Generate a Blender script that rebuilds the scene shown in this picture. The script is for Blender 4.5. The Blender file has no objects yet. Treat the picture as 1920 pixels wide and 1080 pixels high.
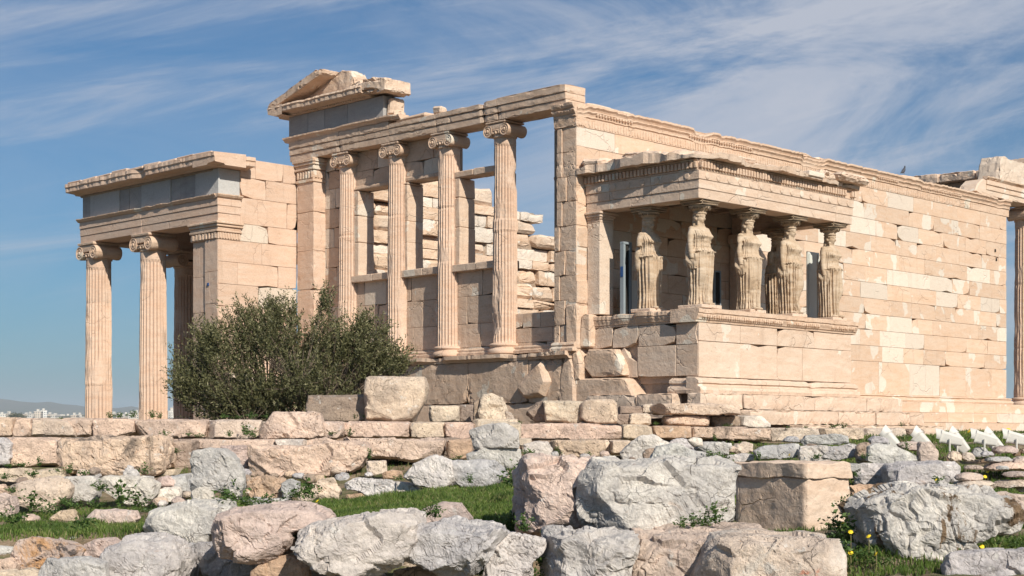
import bpy, math, random
import numpy as np
from mathutils import Vector, noise as mnoise
S = bpy.context.scene
RAD = math.radians
# ---------------------------------------------------------------- camera, sky, sun
FPX, CXP, HYP = 2872.0, 960.0, 810.0            # focal length, axis and eye level in photo pixels (1920 wide)
YAW = RAD(45.4)
FW = (math.sin(YAW), math.cos(YAW)); RT = (math.cos(YAW), -math.sin(YAW))
CAM = (-(36*FW[0]+1.516*RT[0]), -(36*FW[1]+1.516*RT[1]))
cd = bpy.data.cameras.new('camera'); cam = bpy.data.objects.new('camera', cd); S.collection.objects.link(cam)
cam.location = (CAM[0], CAM[1], 0); cam.rotation_euler = (RAD(90), 0, -YAW)
cd.sensor_width = 36; cd.lens = FPX/1920*36; cd.shift_y = (HYP-540)/1920
cd.clip_start = .5; cd.clip_end = 60000
S.camera = cam
SUN_AZ, SUN_EL = 199.0, 34.0
world = bpy.data.worlds.new('World'); S.world = world; world.use_nodes = True
def build_world():
    nt = world.node_tree; N = nt.nodes; L = nt.links; N.clear()
    out = N.new('ShaderNodeOutputWorld'); bg = N.new('ShaderNodeBackground'); bg.inputs[1].default_value = SKY
    sky = N.new('ShaderNodeTexSky'); sky.sky_type = 'NISHITA'; sky.sun_disc = False
    sky.sun_elevation = RAD(SUN_EL); sky.sun_rotation = RAD(SUN_AZ); sky.altitude = 150; sky.air_density = 1.0; sky.dust_density = 1.2; sky.ozone_density = 2.5
    tc = N.new('ShaderNodeTexCoord'); sep = N.new('ShaderNodeSeparateXYZ'); L.new(tc.outputs['Generated'], sep.inputs[0])
    def mth(op, a, b=None):
        m = N.new('ShaderNodeMath'); m.operation = op
        for i, q in enumerate((a, b)):
            if q is None: continue
            if isinstance(q, (int, float)): m.inputs[i].default_value = q
            else: L.new(q, m.inputs[i])
        return m.outputs[0]
    az = mth('ARCTAN2', sep.outputs[0], sep.outputs[1]); el = mth('ARCSINE', sep.outputs[2])
    def layer(sx, sz, tilt, scale, det, dist, lo, hi, off):
        cb = N.new('ShaderNodeCombineXYZ')
        e2 = mth('ADD', el, mth('MULTIPLY', az, tilt))
        L.new(mth('MULTIPLY', az, sx), cb.inputs[0]); L.new(mth('MULTIPLY', e2, sz), cb.inputs[1]); cb.inputs[2].default_value = off
        n = N.new('ShaderNodeTexNoise'); n.inputs['Scale'].default_value = scale; n.inputs['Detail'].default_value = det
        n.inputs['Roughness'].default_value = .66; n.inputs['Distortion'].default_value = dist
        L.new(cb.outputs[0], n.inputs['Vector'])
        r = N.new('ShaderNodeMapRange'); r.interpolation_type = 'SMOOTHSTEP'; L.new(n.outputs[0], r.inputs[0])
        r.inputs[1].default_value = lo; r.inputs[2].default_value = hi
        return r.outputs[0]
    broad = layer(1.6, 6.0, -.12, 2.2, 10, .8, .32, .64, 3.1)
    wisp = layer(1.1, 10.0, -.20, 2.3, 9, .6, .46, .76, 5.7)
    # the veil thickens towards the east (right) half of the sky and again as streaks low in the north
    ramp = N.new('ShaderNodeMapRange'); ramp.interpolation_type = 'SMOOTHSTEP'; L.new(az, ramp.inputs[0])
    ramp.inputs[1].default_value = RAD(36); ramp.inputs[2].default_value = RAD(54); ramp.inputs[3].default_value = .16; ramp.inputs[4].default_value = 1.0
    cov = mth('ADD', mth('MULTIPLY', broad, mth('MULTIPLY', ramp.outputs[0], .80)), mth('MULTIPLY', wisp, .55))
    cov = mth('MINIMUM', cov, .88)
    low = N.new('ShaderNodeMapRange'); L.new(el, low.inputs[0]); low.inputs[1].default_value = RAD(0.5); low.inputs[2].default_value = RAD(6)
    cov = mth('MULTIPLY', cov, low.outputs[0])
    tint = N.new('ShaderNodeMix'); tint.data_type = 'RGBA'; tint.blend_type = 'MULTIPLY'; tint.inputs[0].default_value = 1
    L.new(sky.outputs[0], tint.inputs[6]); tint.inputs[7].default_value = SKYTINT
    mx = N.new('ShaderNodeMix'); mx.data_type = 'RGBA'; L.new(cov, mx.inputs[0]); L.new(tint.outputs[2], mx.inputs[6])
    mx.inputs[7].default_value = CLOUD
    L.new(mx.outputs[2], bg.inputs[0]); L.new(bg.outputs[0], out.inputs[0])
SKY = .056
SKYTINT = (.46, .90, 1.20, 1)
CLOUD = (8.2, 8.6, 9.8, 1)
build_world()
sd = bpy.data.lights.new('sun', 'SUN'); sd.energy = 4.9; sd.angle = RAD(.53); sd.color = (1.0, .93, .80)
sun = bpy.data.objects.new('sun', sd); S.collection.objects.link(sun)
sv = Vector((math.sin(RAD(SUN_AZ))*math.cos(RAD(SUN_EL)), math.cos(RAD(SUN_AZ))*math.cos(RAD(SUN_EL)), math.sin(RAD(SUN_EL))))
sun.rotation_euler = sv.to_track_quat('Z', 'Y').to_euler(); sun.location = (0, -30, 40)
vs = S.view_settings; vs.view_transform = 'Standard'; vs.look = 'None'; vs.gamma = 1; vs.use_curve_mapping = False; vs.exposure = 0.23

# ---------------------------------------------------------------- small helpers
def ray(px, py): r = (px-CXP)/FPX; return (FW[0]+r*RT[0], FW[1]+r*RT[1], (HYP-py)/FPX)
def at(px, py, d): v = ray(px, py); return np.array((CAM[0]+d*v[0], CAM[1]+d*v[1], d*v[2]))   # a point d metres ahead
def dr(x, y): dx, dy = x-CAM[0], y-CAM[1]; return dx*FW[0]+dy*FW[1], dx*RT[0]+dy*RT[1]
def vn(P, seed=0):
    P = np.asarray(P, float); i = np.floor(P).astype(np.int64); f = P-i; f = f*f*f*(f*(f*6-15)+10); o = 0
    for dx in (0, 1):
        for dy in (0, 1):
            for dz in (0, 1):
                n = ((i[:, 0]+dx)*374761393+(i[:, 1]+dy)*668265263+(i[:, 2]+dz)*1442695041+seed*97531) & 0xffffffff
                n = ((n ^ (n >> 13))*1274126177) & 0xffffffff; n = n ^ (n >> 16)
                w = (f[:, 0] if dx else 1-f[:, 0])*(f[:, 1] if dy else 1-f[:, 1])*(f[:, 2] if dz else 1-f[:, 2])
                o = o+w*(n/2147483648.0-1)
    return o
def fbm(P, oc=4, seed=0):
    a, s, o = 1.0, 0.0, 0
    for k in range(oc): o = o+a*vn(P*2.03**k, seed+k); s += a; a *= .5
    return o/s*1.5
def n1(x, seed=0): return float(vn(np.array([[x, .37, .71]]), seed)[0])
def tag(o, label=None, cat=None, group=None, kind=None):
    for k, v in (('label', label), ('category', cat), ('group', group), ('kind', kind)):
        if v: o[k] = v
    return o
def empty(name, loc, label, cat, group=None):
    o = bpy.data.objects.new(name, None); o.empty_display_size = .3; S.collection.objects.link(o); o.location = loc
    return tag(o, label, cat, group)
def link(name, me, mat, parent=None, loc=(0, 0, 0)):
    o = bpy.data.objects.new(name, me); S.collection.objects.link(o)
    if mat: me.materials.clear(); me.materials.append(mat)
    o.location = loc
    if parent: o.parent = parent
    return o
def mesh_np(name, V, F, tint=None, smooth=False):
    me = bpy.data.meshes.new(name); me.from_pydata(np.asarray(V).tolist(), [], F if isinstance(F, list) else F.tolist())
    if tint is not None:
        a = me.color_attributes.new('tint', 'FLOAT_COLOR', 'POINT'); t = np.ones((len(V), 4), np.float32); t[:, :3] = tint; a.data.foreach_set('color', t.ravel())
    if smooth: me.polygons.foreach_set('use_smooth', np.ones(len(me.polygons), bool))
    me.update(); return me
class MB:
    def __init__(s): s.v = []; s.f = []; s.t = []
    def add(s, V, F, tint=(1, 0, .5)):
        b = len(s.v); s.v += [tuple(map(float, q)) for q in V]; s.f += [tuple(i+b for i in q) for q in F]; s.t += [tint]*len(V)
    def build(s, name, mat, parent=None, loc=None, smooth=False, label=None):
        pl = np.array(parent.matrix_world.translation if parent and not parent.parent else (0, 0, 0)) if loc is None else np.array(loc)
        if parent and parent.parent: pl = np.array(parent.parent.location)+np.array(parent.location)
        elif parent: pl = np.array(parent.location)
        V = np.array(s.v)-pl
        o = link(name, mesh_np(name, V, s.f, np.array(s.t), smooth), mat, parent, (0, 0, 0) if parent else tuple(pl))
        if label: o['label'] = label
        return o
def box(mb, x0, x1, y0, y1, z0, z1, bev=.01, tint=(1, 0, .5), jit=0.0, rnd=None):
    """bevelled box: every face inset by bev, corners jittered for worn stone"""
    b = min(bev, .4*(x1-x0), .4*(y1-y0), .4*(z1-z0)); V = []; idx = {}
    lo, hi = (x0, y0, z0), (x1, y1, z1)
    for sx in (0, 1):
        for sy in (0, 1):
            for sz in (0, 1):
                c = [hi[k] if q else lo[k] for k, q in enumerate((sx, sy, sz))]
                j = [(rnd.uniform(-jit, jit) if rnd and jit else 0) for _ in range(3)]
                for ax in range(3):
                    p = [c[k]+(0 if k == ax else (-b if (sx, sy, sz)[k] else b))+j[k] for k in range(3)]
                    idx[(sx, sy, sz, ax)] = len(V); V.append(p)
    F = []
    I = lambda a, b_, c, ax: idx[(a, b_, c, ax)]
    for q in (0, 1):
        fs = [[I(q, 0, 0, 0), I(q, 1, 0, 0), I(q, 1, 1, 0), I(q, 0, 1, 0)], [I(0, q, 0, 1), I(0, q, 1, 1), I(1, q, 1, 1), I(1, q, 0, 1)], [I(0, 0, q, 2), I(1, 0, q, 2), I(1, 1, q, 2), I(0, 1, q, 2)]]
        for f in fs: F.append(f if q else f[::-1])
    for a in (0, 1):
        for b_ in (0, 1):
            F.append([I(0, a, b_, 1), I(1, a, b_, 1), I(1, a, b_, 2), I(0, a, b_, 2)] if a == b_ else [I(0, a, b_, 2), I(1, a, b_, 2), I(1, a, b_, 1), I(0, a, b_, 1)])
            F.append([I(a, 0, b_, 2), I(a, 1, b_, 2), I(a, 1, b_, 0), I(a, 0, b_, 0)] if a == b_ else [I(a, 0, b_, 0), I(a, 1, b_, 0), I(a, 1, b_, 2), I(a, 0, b_, 2)])
            F.append([I(a, b_, 0, 0), I(a, b_, 1, 0), I(a, b_, 1, 1), I(a, b_, 0, 1)] if a == b_ else [I(a, b_, 0, 1), I(a, b_, 1, 1), I(a, b_, 1, 0), I(a, b_, 0, 0)])
            for c in (0, 1):
                t = [I(a, b_, c, 0), I(a, b_, c, 1), I(a, b_, c, 2)]; F.append(t if (a+b_+c) % 2 else t[::-1])
    mb.add(V, F, tint)
def stone(mb, u0, u1, z0, z1, P0, U, Nn, depth=.25, bev=.012, proud=0, tint=(1, 0, .5), rnd=random, chip=.2, chips=.06, top=True):
    bev = bev*.55; chip *= .45
    """one ashlar block: chamfered, its outline slightly worn and chipped at random corners"""
    pts = []
    L, H = u1-u0, z1-z0
    def seg(a, b, n):
        for k in range(n):
            t = k/n; pts.append([a[0]+(b[0]-a[0])*t, a[1]+(b[1]-a[1])*t])
    nu, nz = max(2, int(L/.3)), max(2, int(H/.25))
    seg((u0, z0), (u1, z0), nu); seg((u1, z0), (u1, z1), nz); seg((u1, z1), (u0, z1), nu); seg((u0, z1), (u0, z0), nz)
    corner = (0, nu, nu+nz, 2*nu+nz)
    cu, cz = (u0+u1)/2, (z0+z1)/2
    for k, p in enumerate(pts):
        a = rnd.random()*.004 if k in corner else rnd.random()*.002
        if k in corner and rnd.random() < chip: a = rnd.uniform(.25, 1)*chips
        elif rnd.random() < chip*.18: a = rnd.uniform(.2, .7)*chips
        su, sz = (1 if p[0] < cu else -1), (1 if p[1] < cz else -1)
        if abs(p[0]-u0) < 1e-6 or abs(p[0]-u1) < 1e-6: p[0] += su*a
        if abs(p[1]-z0) < 1e-6 or abs(p[1]-z1) < 1e-6: p[1] += sz*a
    n = len(pts); V = []
    def w(u, z, o): return (P0[0]+U[0]*u+Nn[0]*o, P0[1]+U[1]*u+Nn[1]*o, z)
    for p in pts:
        du = max(-bev, min(bev, (cu-p[0]))); dz = max(-bev, min(bev, cz-p[1])); V.append(w(p[0]+du, p[1]+dz, proud))
    for p in pts: V.append(w(p[0], p[1], proud-bev))
    for p in pts: V.append(w(p[0], p[1], -depth))
    F = [list(range(n))]
    for r in (0, 1):
        for k in range(n): F.append([r*n+k, (r+1)*n+k, (r+1)*n+(k+1) % n, r*n+(k+1) % n])
    flip = (U[0]*Nn[1]-U[1]*Nn[0]) > 0
    if flip: F = [f[::-1] for f in F]
    mb.add(V, F, tint)
def masonry(mb, P0, U, Nn, levels, length, blk, seed=0, gap=.0022, depth=.25, white=.1, keep=None, jit=.004, chip=.2, chips=.06, vary=.1, bond=True):
    rnd = random.Random(seed)
    for k in range(len(levels)-1):
        z0, z1 = levels[k], levels[k+1]; u = 0.0; first = True
        while u < length-1e-3:
            l = blk*rnd.uniform(.82, 1.18)
            if first and bond and k % 2: l *= .55
            first = False
            if length-(u+l) < blk*.35: l = length-u
            uu = min(length, u+l)
            if keep is None or keep((u+uu)/2, (z0+z1)/2, rnd):
                t = (1+rnd.uniform(-vary, vary), 1.0 if rnd.random() < white else rnd.uniform(0, .35), rnd.random())
                stone(mb, u+gap, uu-gap, z0+gap, z1-gap, P0, U, Nn, depth, .012, rnd.uniform(-jit, jit), t, rnd, chip, chips)
            u = uu
def moulding(mb, P0, U, Nn, length, prof, seed=0, seg=.1, erode=.25, bite=.3, tint=(1, .1, .5), zj=.006, caps=True):
    """a cornice or base profile [(outward, z)...] run along a wall, eaten away along its length"""
    n = max(2, int(length/seg))+1; m = len(prof); V = []; T = []
    zs = [q[1] for q in prof]; zb = min(zs)
    X = np.linspace(0, length, n); e1 = fbm(np.stack([X*1.3, X*0+seed*3.1, X*0], 1), 4, seed); e2 = fbm(np.stack([X*6, X*0+seed*1.7, X*0+5], 1), 3, seed+9)
    for i, s in enumerate(X):
        er = max(0, e1[i]*1.2-.15)*bite+abs(e2[i])*erode*.35
        for o, z in prof:
            oo = o*(1-min(.95, er)) if o > 0 else o
            V.append((P0[0]+U[0]*s+Nn[0]*oo, P0[1]+U[1]*s+Nn[1]*oo, z-(z-zb)*min(.5, er*.3)+e2[i]*zj))
    F = []
    for i in range(n-1):
        for k in range(m-1): F.append([i*m+k, (i+1)*m+k, (i+1)*m+k+1, i*m+k+1])
    if caps: F.append(list(range(m))[::-1]); F.append(list(range((n-1)*m, n*m)))
    if (U[0]*Nn[1]-U[1]*Nn[0]) > 0: F = [f[::-1] for f in F]
    mb.add(V, F, tint)
def lathe(mb, cx, cy, prof, n=40, tint=(1, .1, .5), a0=0, a1=2*math.pi):
    full = abs(a1-a0-2*math.pi) < 1e-6; m = n if full else n+1; V = []
    for r, z in prof:
        for k in range(m):
            a = a0+(a1-a0)*k/n; V.append((cx+r*math.cos(a), cy+r*math.sin(a), z))
    F = []
    for i in range(len(prof)-1):
        for k in range(n): k2 = (k+1) % m; F.append([i*m+k, i*m+k2, (i+1)*m+k2, (i+1)*m+k])
    F.append(list(range(m))[::-1]); F.append(list(range((len(prof)-1)*m, len(prof)*m)))
    mb.add(V, F, tint)
def tube(mb, pts, rad, n=7, tint=(1, 0, .5)):
    V = []; F = []; P = [Vector(p) for p in pts]
    for i, p in enumerate(P):
        t = (P[min(i+1, len(P)-1)]-P[max(i-1, 0)]).normalized(); a = t.cross(Vector((.3, .2, 1)) if abs(t.z) < .9 else Vector((1, 0, 0))).normalized(); b = t.cross(a)
        r = rad[i] if isinstance(rad, (list, tuple)) else rad
        for k in range(n): q = 2*math.pi*k/n; V.append(p+a*(r*math.cos(q))+b*(r*math.sin(q)))
    for i in range(len(P)-1):
        for k in range(n): F.append([i*n+k, i*n+(k+1) % n, (i+1)*n+(k+1) % n, (i+1)*n+k])
    F.append(list(range(n))[::-1]); F.append([(len(P)-1)*n+k for k in range(n)])
    mb.add(V, F, tint)
# ---------------------------------------------------------------- materials
def newmat(name):
    m = bpy.data.materials.new(name); m.use_nodes = True; nt = m.node_tree; b = nt.nodes['Principled BSDF']
    b.inputs['Roughness'].default_value = .85; b.inputs['Specular IOR Level'].default_value = .25
    return m, nt, b
class G:
    """tiny node-graph helper"""
    def __init__(s, nt): s.nt = nt; s.N = nt.nodes; s.L = nt.links; s.pos = s.N.new('ShaderNodeNewGeometry').outputs['Position']
    def put(s, sock, v):
        if isinstance(v, (int, float)): sock.default_value = v
        elif isinstance(v, tuple): sock.default_value = v if len(v) == 4 or sock.type == 'VECTOR' else (*v, 1)
        else: s.L.new(v, sock)
    def map(s, vec, scale=(1, 1, 1), rot=(0, 0, 0), loc=(0, 0, 0)):
        m = s.N.new('ShaderNodeMapping'); s.L.new(vec, m.inputs[0]); m.inputs['Scale'].default_value = scale; m.inputs['Rotation'].default_value = rot; m.inputs['Location'].default_value = loc; return m.outputs[0]
    def noise(s, scale, det=4, rough=.55, vec=None, dist=0.0, color=False):
        n = s.N.new('ShaderNodeTexNoise'); s.L.new(vec or s.pos, n.inputs['Vector']); n.inputs['Scale'].default_value = scale; n.inputs['Detail'].default_value = det
        n.inputs['Roughness'].default_value = rough; n.inputs['Distortion'].default_value = dist; return n.outputs[1 if color else 0]
    def voro(s, scale, feat='F1', vec=None, rnd=1.0):
        n = s.N.new('ShaderNodeTexVoronoi'); n.feature = feat; s.L.new(vec or s.pos, n.inputs['Vector']); n.inputs['Scale'].default_value = scale; n.inputs['Randomness'].default_value = rnd; return n.outputs['Distance'], n.outputs.get('Color') if feat != 'DISTANCE_TO_EDGE' else None
    def ramp(s, v, lo, hi, a=0.0, b=1.0):
        r = s.N.new('ShaderNodeMapRange'); r.interpolation_type = 'SMOOTHSTEP'; s.put(r.inputs[0], v)
        for i, q in enumerate((lo, hi, a, b)): r.inputs[i+1].default_value = q
        return r.outputs[0]
    def math(s, op, a, b=0.0):
        m = s.N.new('ShaderNodeMath'); m.operation = op; s.put(m.inputs[0], a); s.put(m.inputs[1], b); return m.outputs[0]
    def mix(s, f, a, b, mode='MIX'):
        m = s.N.new('ShaderNodeMix'); m.data_type = 'RGBA'; m.blend_type = mode; s.put(m.inputs[0], f); s.put(m.inputs[6], a); s.put(m.inputs[7], b); return m.outputs[2]
    def warp(s, vec, amt, scale):
        n = s.noise(scale, 3, .5, vec, color=True); v = s.N.new('ShaderNodeVectorMath'); v.operation = 'MULTIPLY_ADD'; s.L.new(n, v.inputs[0]); v.inputs[1].default_value = (amt,)*3; s.L.new(vec, v.inputs[2]); return v.outputs[0]
    def bump(s, bsdf, h, dist, strength=1.0):
        b = s.N.new('ShaderNodeBump'); b.inputs['Strength'].default_value = strength; b.inputs['Distance'].default_value = dist; s.L.new(h, b.inputs['Height']); s.L.new(b.outputs[0], bsdf.inputs['Normal'])
def marble(name, warm, pale, stain=(.30, .20, .13), patch=.5, stainamt=.5, white=(.70, .64, .55), rough=.012, pits=.3, vein=.5):
    m, nt, b = newmat(name); g = G(nt)
    at_ = g.N.new('ShaderNodeAttribute'); at_.attribute_name = 'tint'; sp = g.N.new('ShaderNodeSeparateColor'); g.L.new(at_.outputs['Color'], sp.inputs[0])
    off = g.N.new('ShaderNodeVectorMath'); off.operation = 'MULTIPLY_ADD'; cmb = g.N.new('ShaderNodeCombineXYZ')
    for i in range(3): g.L.new(sp.outputs[2], cmb.inputs[i])
    g.L.new(cmb.outputs[0], off.inputs[0]); off.inputs[1].default_value = (17, 29, 41); g.L.new(g.pos, off.inputs[2]); bp = off.outputs[0]   # each block has its own grain
    big = g.noise(.55, 5, .6)
    grain = g.noise(1.4, 6, .65, g.map(bp, (1, 1, 5)), .6)
    fine = g.noise(26, 5, .6)
    col = g.mix(g.ramp(grain, .30, .72), warm, pale)
    col = g.mix(g.math('MULTIPLY', g.ramp(big, .5, .75), .55), col, pale)
    col = g.mix(g.math('MULTIPLY', g.ramp(sp.outputs[1], .3, 1.0), .85), col, white)
    pt = g.noise(1.15, 3, .5, g.warp(bp, .35, 2.2))
    if patch > 0: col = g.mix(g.ramp(pt, .66-.12*patch, .67-.12*patch), col, white)
    st = g.noise(2.1, 6, .68, g.map(bp, (1, 1, 3.2)), 1.1)
    col = g.mix(g.math('MULTIPLY', g.ramp(st, .56, .80), stainamt), col, stain)
    drip = g.noise(1.6, 5, .6, g.map(g.pos, (2.2, 2.2, .35)))
    col = g.mix(g.math('MULTIPLY', g.ramp(drip, .55, .80), stainamt*.55), col, tuple(q*.62 for q in stain))
    vv = g.noise(2.4, 4, .6, g.map(bp, (1, 1, 7), (0, .12, 0)), 1.6)
    vl = g.ramp(g.math('ABSOLUTE', g.math('SUBTRACT', vv, .5)), 0, .022, 1, 0)
    col = g.mix(g.math('MULTIPLY', vl, .35*vein), col, tuple(q*.55 for q in warm))
    sc = g.N.new('ShaderNodeVectorMath'); sc.operation = 'SCALE'; g.L.new(col, sc.inputs[0]); g.L.new(g.math('MULTIPLY', sp.outputs[0], g.ramp(fine, .2, .8, .9, 1.08)), sc.inputs['Scale'])
    g.L.new(sc.outputs[0], b.inputs['Base Color'])
    pd, _ = g.voro(13, vec=g.warp(bp, .12, 9)); pit = g.math('MULTIPLY', g.ramp(pd, .05, .22, -1, 0), g.ramp(g.noise(1.7, 3, .6, bp), .48, .66))
    ce, _ = g.voro(1.5, 'DISTANCE_TO_EDGE', g.warp(bp, .5, 2.0)); crack = g.math('MULTIPLY', g.ramp(ce, 0, .02, -1, 0), g.ramp(g.noise(.8, 2, .5, bp), .52, .6))
    h = g.math('ADD', g.math('MULTIPLY', fine, .35), g.math('MULTIPLY', g.noise(5, 5, .6), 1.0))
    h = g.math('ADD', h, g.math('ADD', g.math('MULTIPLY', pit, pits), g.math('MULTIPLY', crack, .6)))
    g.bump(b, h, rough*1.6, .9)
    return m
M = {}
M['south'] = marble('peach_marble', (.60, .412, .29), (.63, .478, .37), (.48, .245, .14), .6, .5, (.66, .57, .485), .014, .6)  # warm peach marble with pale patches
M['west'] = marble('weathered_marble', (.56, .39, .28), (.62, .47, .365), (.30, .20, .13), .25, .5, (.64, .55, .46), .018, .6)
M['shaft'] = marble('column_marble', (.60, .41, .30), (.64, .48, .38), (.34, .21, .13), .0, .45, (.64, .55, .46), .012, .5)
M['trim'] = marble('carved_marble', (.58, .40, .285), (.64, .48, .37), (.36, .22, .13), .1, .5, (.66, .57, .47), .02, .7)
M['podium'] = marble('podium_marble', (.58, .42, .315), (.65, .51, .41), (.38, .24, .15), .1, .4, (.66, .57, .48), .018, .4)
M['inner'] = marble('rough_inner_marble', (.62, .43, .30), (.69, .54, .425), (.44, .22, .10), .45, .55, (.72, .64, .56), .04, .8)
M['statue'] = marble('statue_stone', (.42, .30, .20), (.56, .445, .34), (.15, .085, .045), .0, .95, (.60, .50, .40), .010, .3, .2)
M['dark_marble'] = marble('brown_marble', (.40, .30, .22), (.46, .36, .28), (.14, .09, .06), .0, .8, (.5, .42, .35), .03, .6)  # darker brown marble for both ceilings and the east frieze
M['grey'] = marble('grey_limestone', (.31, .295, .29), (.38, .365, .355), (.19, .175, .165), .0, .4, (.48, .47, .46), .010, .2, .3)
def rockmat(name='field_stone', extra=()):
    m, nt, b = newmat(name); g = G(nt)
    oi = g.N.new('ShaderNodeObjectInfo'); base = oi.outputs['Color']; typ = oi.outputs['Alpha']     # alpha: 1 limestone, 0 pitted poros
    big = g.noise(1.5, 6, .65, None, .6); fine = g.noise(30, 7, .75); mid = g.noise(11, 8, .72, None, .5)
    col = g.mix(g.ramp(big, .3, .7), g.mix(1.0, base, (.80, .79, .80), 'MULTIPLY'), g.mix(1.0, base, (1.14, 1.11, 1.07), 'MULTIPLY'))
    rust = g.noise(2.3, 6, .7, g.map(g.pos, (1, 1, 1), loc=(7, 3, 1)), 1.4)
    col = g.mix(g.math('MULTIPLY', g.ramp(rust, .60, .76), .5), col, (.42, .24, .13))
    lich = g.noise(3.4, 7, .72, g.map(g.pos, loc=(1, 9, 4)), .8)
    col = g.mix(g.math('MULTIPLY', g.ramp(lich, .58, .74), .32), col, (.26, .245, .235))
    col = g.mix(g.math('MULTIPLY', g.ramp(g.noise(5.5, 5, .7, g.map(g.pos, loc=(4, 4, 8))), .60, .68), .6), col, (.62, .60, .57))
    for ecol, esc, lo, hi, em, sq in extra: col = g.mix(g.math('MULTIPLY', g.ramp(g.noise(esc, 7, .68, g.map(g.pos, (1, 1, sq), loc=(esc*3, 2, 5)), .9), lo, hi), em), col, ecol)
    fl = g.noise(16, 6, .75, g.map(g.pos, (1, 1, 1.8), loc=(2, 6, 3))); col = g.mix(g.math('MULTIPLY', g.ramp(fl, .60, .70), .6), col, (.16, .145, .135))
    wp = g.warp(g.pos, .35, 2.6); ce, _ = g.voro(2.1, 'DISTANCE_TO_EDGE', wp); ck = g.math('MULTIPLY', g.ramp(ce, 0, .010, 1, 0), g.ramp(g.noise(1.3, 3), .56, .66))
    ce2, _ = g.voro(6.5, 'DISTANCE_TO_EDGE', g.warp(g.pos, .2, 6)); ck2 = g.math('MULTIPLY', g.ramp(ce2, 0, .024, 1, 0), g.ramp(g.noise(2.6, 3, .5, g.map(g.pos, loc=(5, 5, 5))), .54, .66))
    cracks = g.math('MAXIMUM', ck, g.math('MULTIPLY', ck2, .7))
    col = g.mix(g.math('MULTIPLY', cracks, .55), col, (.20, .14, .10))
    pd, _ = g.voro(17, vec=g.warp(g.pos, .10, 12)); pit = g.math('MULTIPLY', g.ramp(pd, .04, .26, 1, 0), g.math('MULTIPLY', g.ramp(g.noise(2.2, 4, .6), .42, .6), g.ramp(typ, 0, 1, 1, .15)))
    col = g.mix(g.math('MULTIPLY', pit, .6), col, (.16, .11, .08))
    col = g.mix(1.0, col, g.mix(g.ramp(fine, .25, .75), (.80, .80, .80), (1.2, 1.2, 1.2)), 'MULTIPLY')
    col = g.mix(1.0, col, g.mix(g.ramp(g.noise(4.5, 6, .7, g.map(g.pos, (1, 1, 1.6), loc=(9, 1, 4))), .32, .68), (.84, .83, .83), (1.12, 1.11, 1.10)), 'MULTIPLY')
    g.L.new(col, b.inputs['Base Color']); b.inputs['Roughness'].default_value = .9
    h = g.math('ADD', g.math('MULTIPLY', mid, 1.1), g.math('ADD', g.math('MULTIPLY', fine, .45), g.math('MULTIPLY', g.voro(4.5, vec=g.warp(g.pos, .3, 4))[0], -.30)))
    h = g.math('SUBTRACT', h, g.math('ADD', g.math('MULTIPLY', cracks, .8), g.math('MULTIPLY', pit, .9)))
    g.bump(b, h, .035, .9); return m
M['rock'] = rockmat()
M['rock_lichen'] = rockmat('orange_lichen_stone', (((.50, .25, .08), 3.0, .50, .62, .75, 1), ((.05, .045, .045), 5.5, .58, .64, .85, 1)))
M['rock_moss'] = rockmat('moss_stained_stone', (((.15, .085, .035), 2.1, .55, .59, .9, .5),))
M['rock_red'] = rockmat('red_veined_stone', (((.46, .15, .08), 1.6, .62, .67, .75, 1), ((.62, .58, .53), 1.1, .45, .6, .6, 1)))
M['rock_black'] = rockmat('blackened_stone', (((.09, .075, .065), 2.0, .50, .64, .85, .45),))
def plain(name, col, rough=.6, var=.12, scale=8, metal=0.0, bump=0.0):
    m, nt, b = newmat(name); g = G(nt); n = g.noise(scale, 5, .6)
    g.L.new(g.mix(n, tuple(q*(1-var) for q in col), tuple(min(1, q*(1+var)) for q in col)), b.inputs['Base Color'])
    b.inputs['Roughness'].default_value = rough; b.inputs['Metallic'].default_value = metal
    if bump: g.bump(b, n, bump)
    return m
def leafmat(name, cols, trans=.25, rough=.55, spec=.3):
    """leaf colour varies by a per-vertex random value"""
    m, nt, b = newmat(name); g = G(nt); a = g.N.new('ShaderNodeAttribute'); a.attribute_name = 'tint'; sp = g.N.new('ShaderNodeSeparateColor'); g.L.new(a.outputs['Color'], sp.inputs[0])
    cr = g.N.new('ShaderNodeValToRGB'); g.L.new(sp.outputs[0], cr.inputs[0]); e = cr.color_ramp.elements
    while len(e) < len(cols): e.new(.5)
    for i, (p, c) in enumerate(cols): e[i].position = p; e[i].color = (*c, 1)
    g.L.new(cr.outputs[0], b.inputs['Base Color']); b.inputs['Roughness'].default_value = rough; b.inputs['Specular IOR Level'].default_value = spec
    t = g.N.new('ShaderNodeBsdfTranslucent'); g.L.new(cr.outputs[0], t.inputs[0]); ms = g.N.new('ShaderNodeMixShader'); ms.inputs[0].default_value = trans
    g.L.new(b.outputs[0], ms.inputs[1]); g.L.new(t.outputs[0], ms.inputs[2]); g.L.new(ms.outputs[0], nt.nodes['Material Output'].inputs[0]); return m
M['olive'] = leafmat('olive_leaves', [(0, (.05, .054, .022)), (.45, (.112, .112, .048)), (.8, (.20, .185, .09)), (1, (.32, .29, .17))], .2)
M['grass'] = leafmat('grass_blades', [(0, (.045, .08, .018)), (.5, (.115, .185, .036)), (.85, (.20, .255, .06)), (1, (.32, .28, .14))], .35)
M['weed'] = leafmat('weed_leaves', [(0, (.035, .075, .018)), (.5, (.075, .135, .032)), (1, (.15, .20, .06))], .3)
M['petal'] = plain('yellow_petals', (.80, .58, .03), .6, .1)
M['bark'] = plain('olive_bark', (.13, .10, .075), .9, .3, 14, bump=.02)
M['lamp_white'] = plain('white_painted_metal', (.60, .57, .53), .5, .15, 9)
M['lamp_glass'] = plain('dark_glass', (.05, .055, .06), .08, .1)
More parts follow.
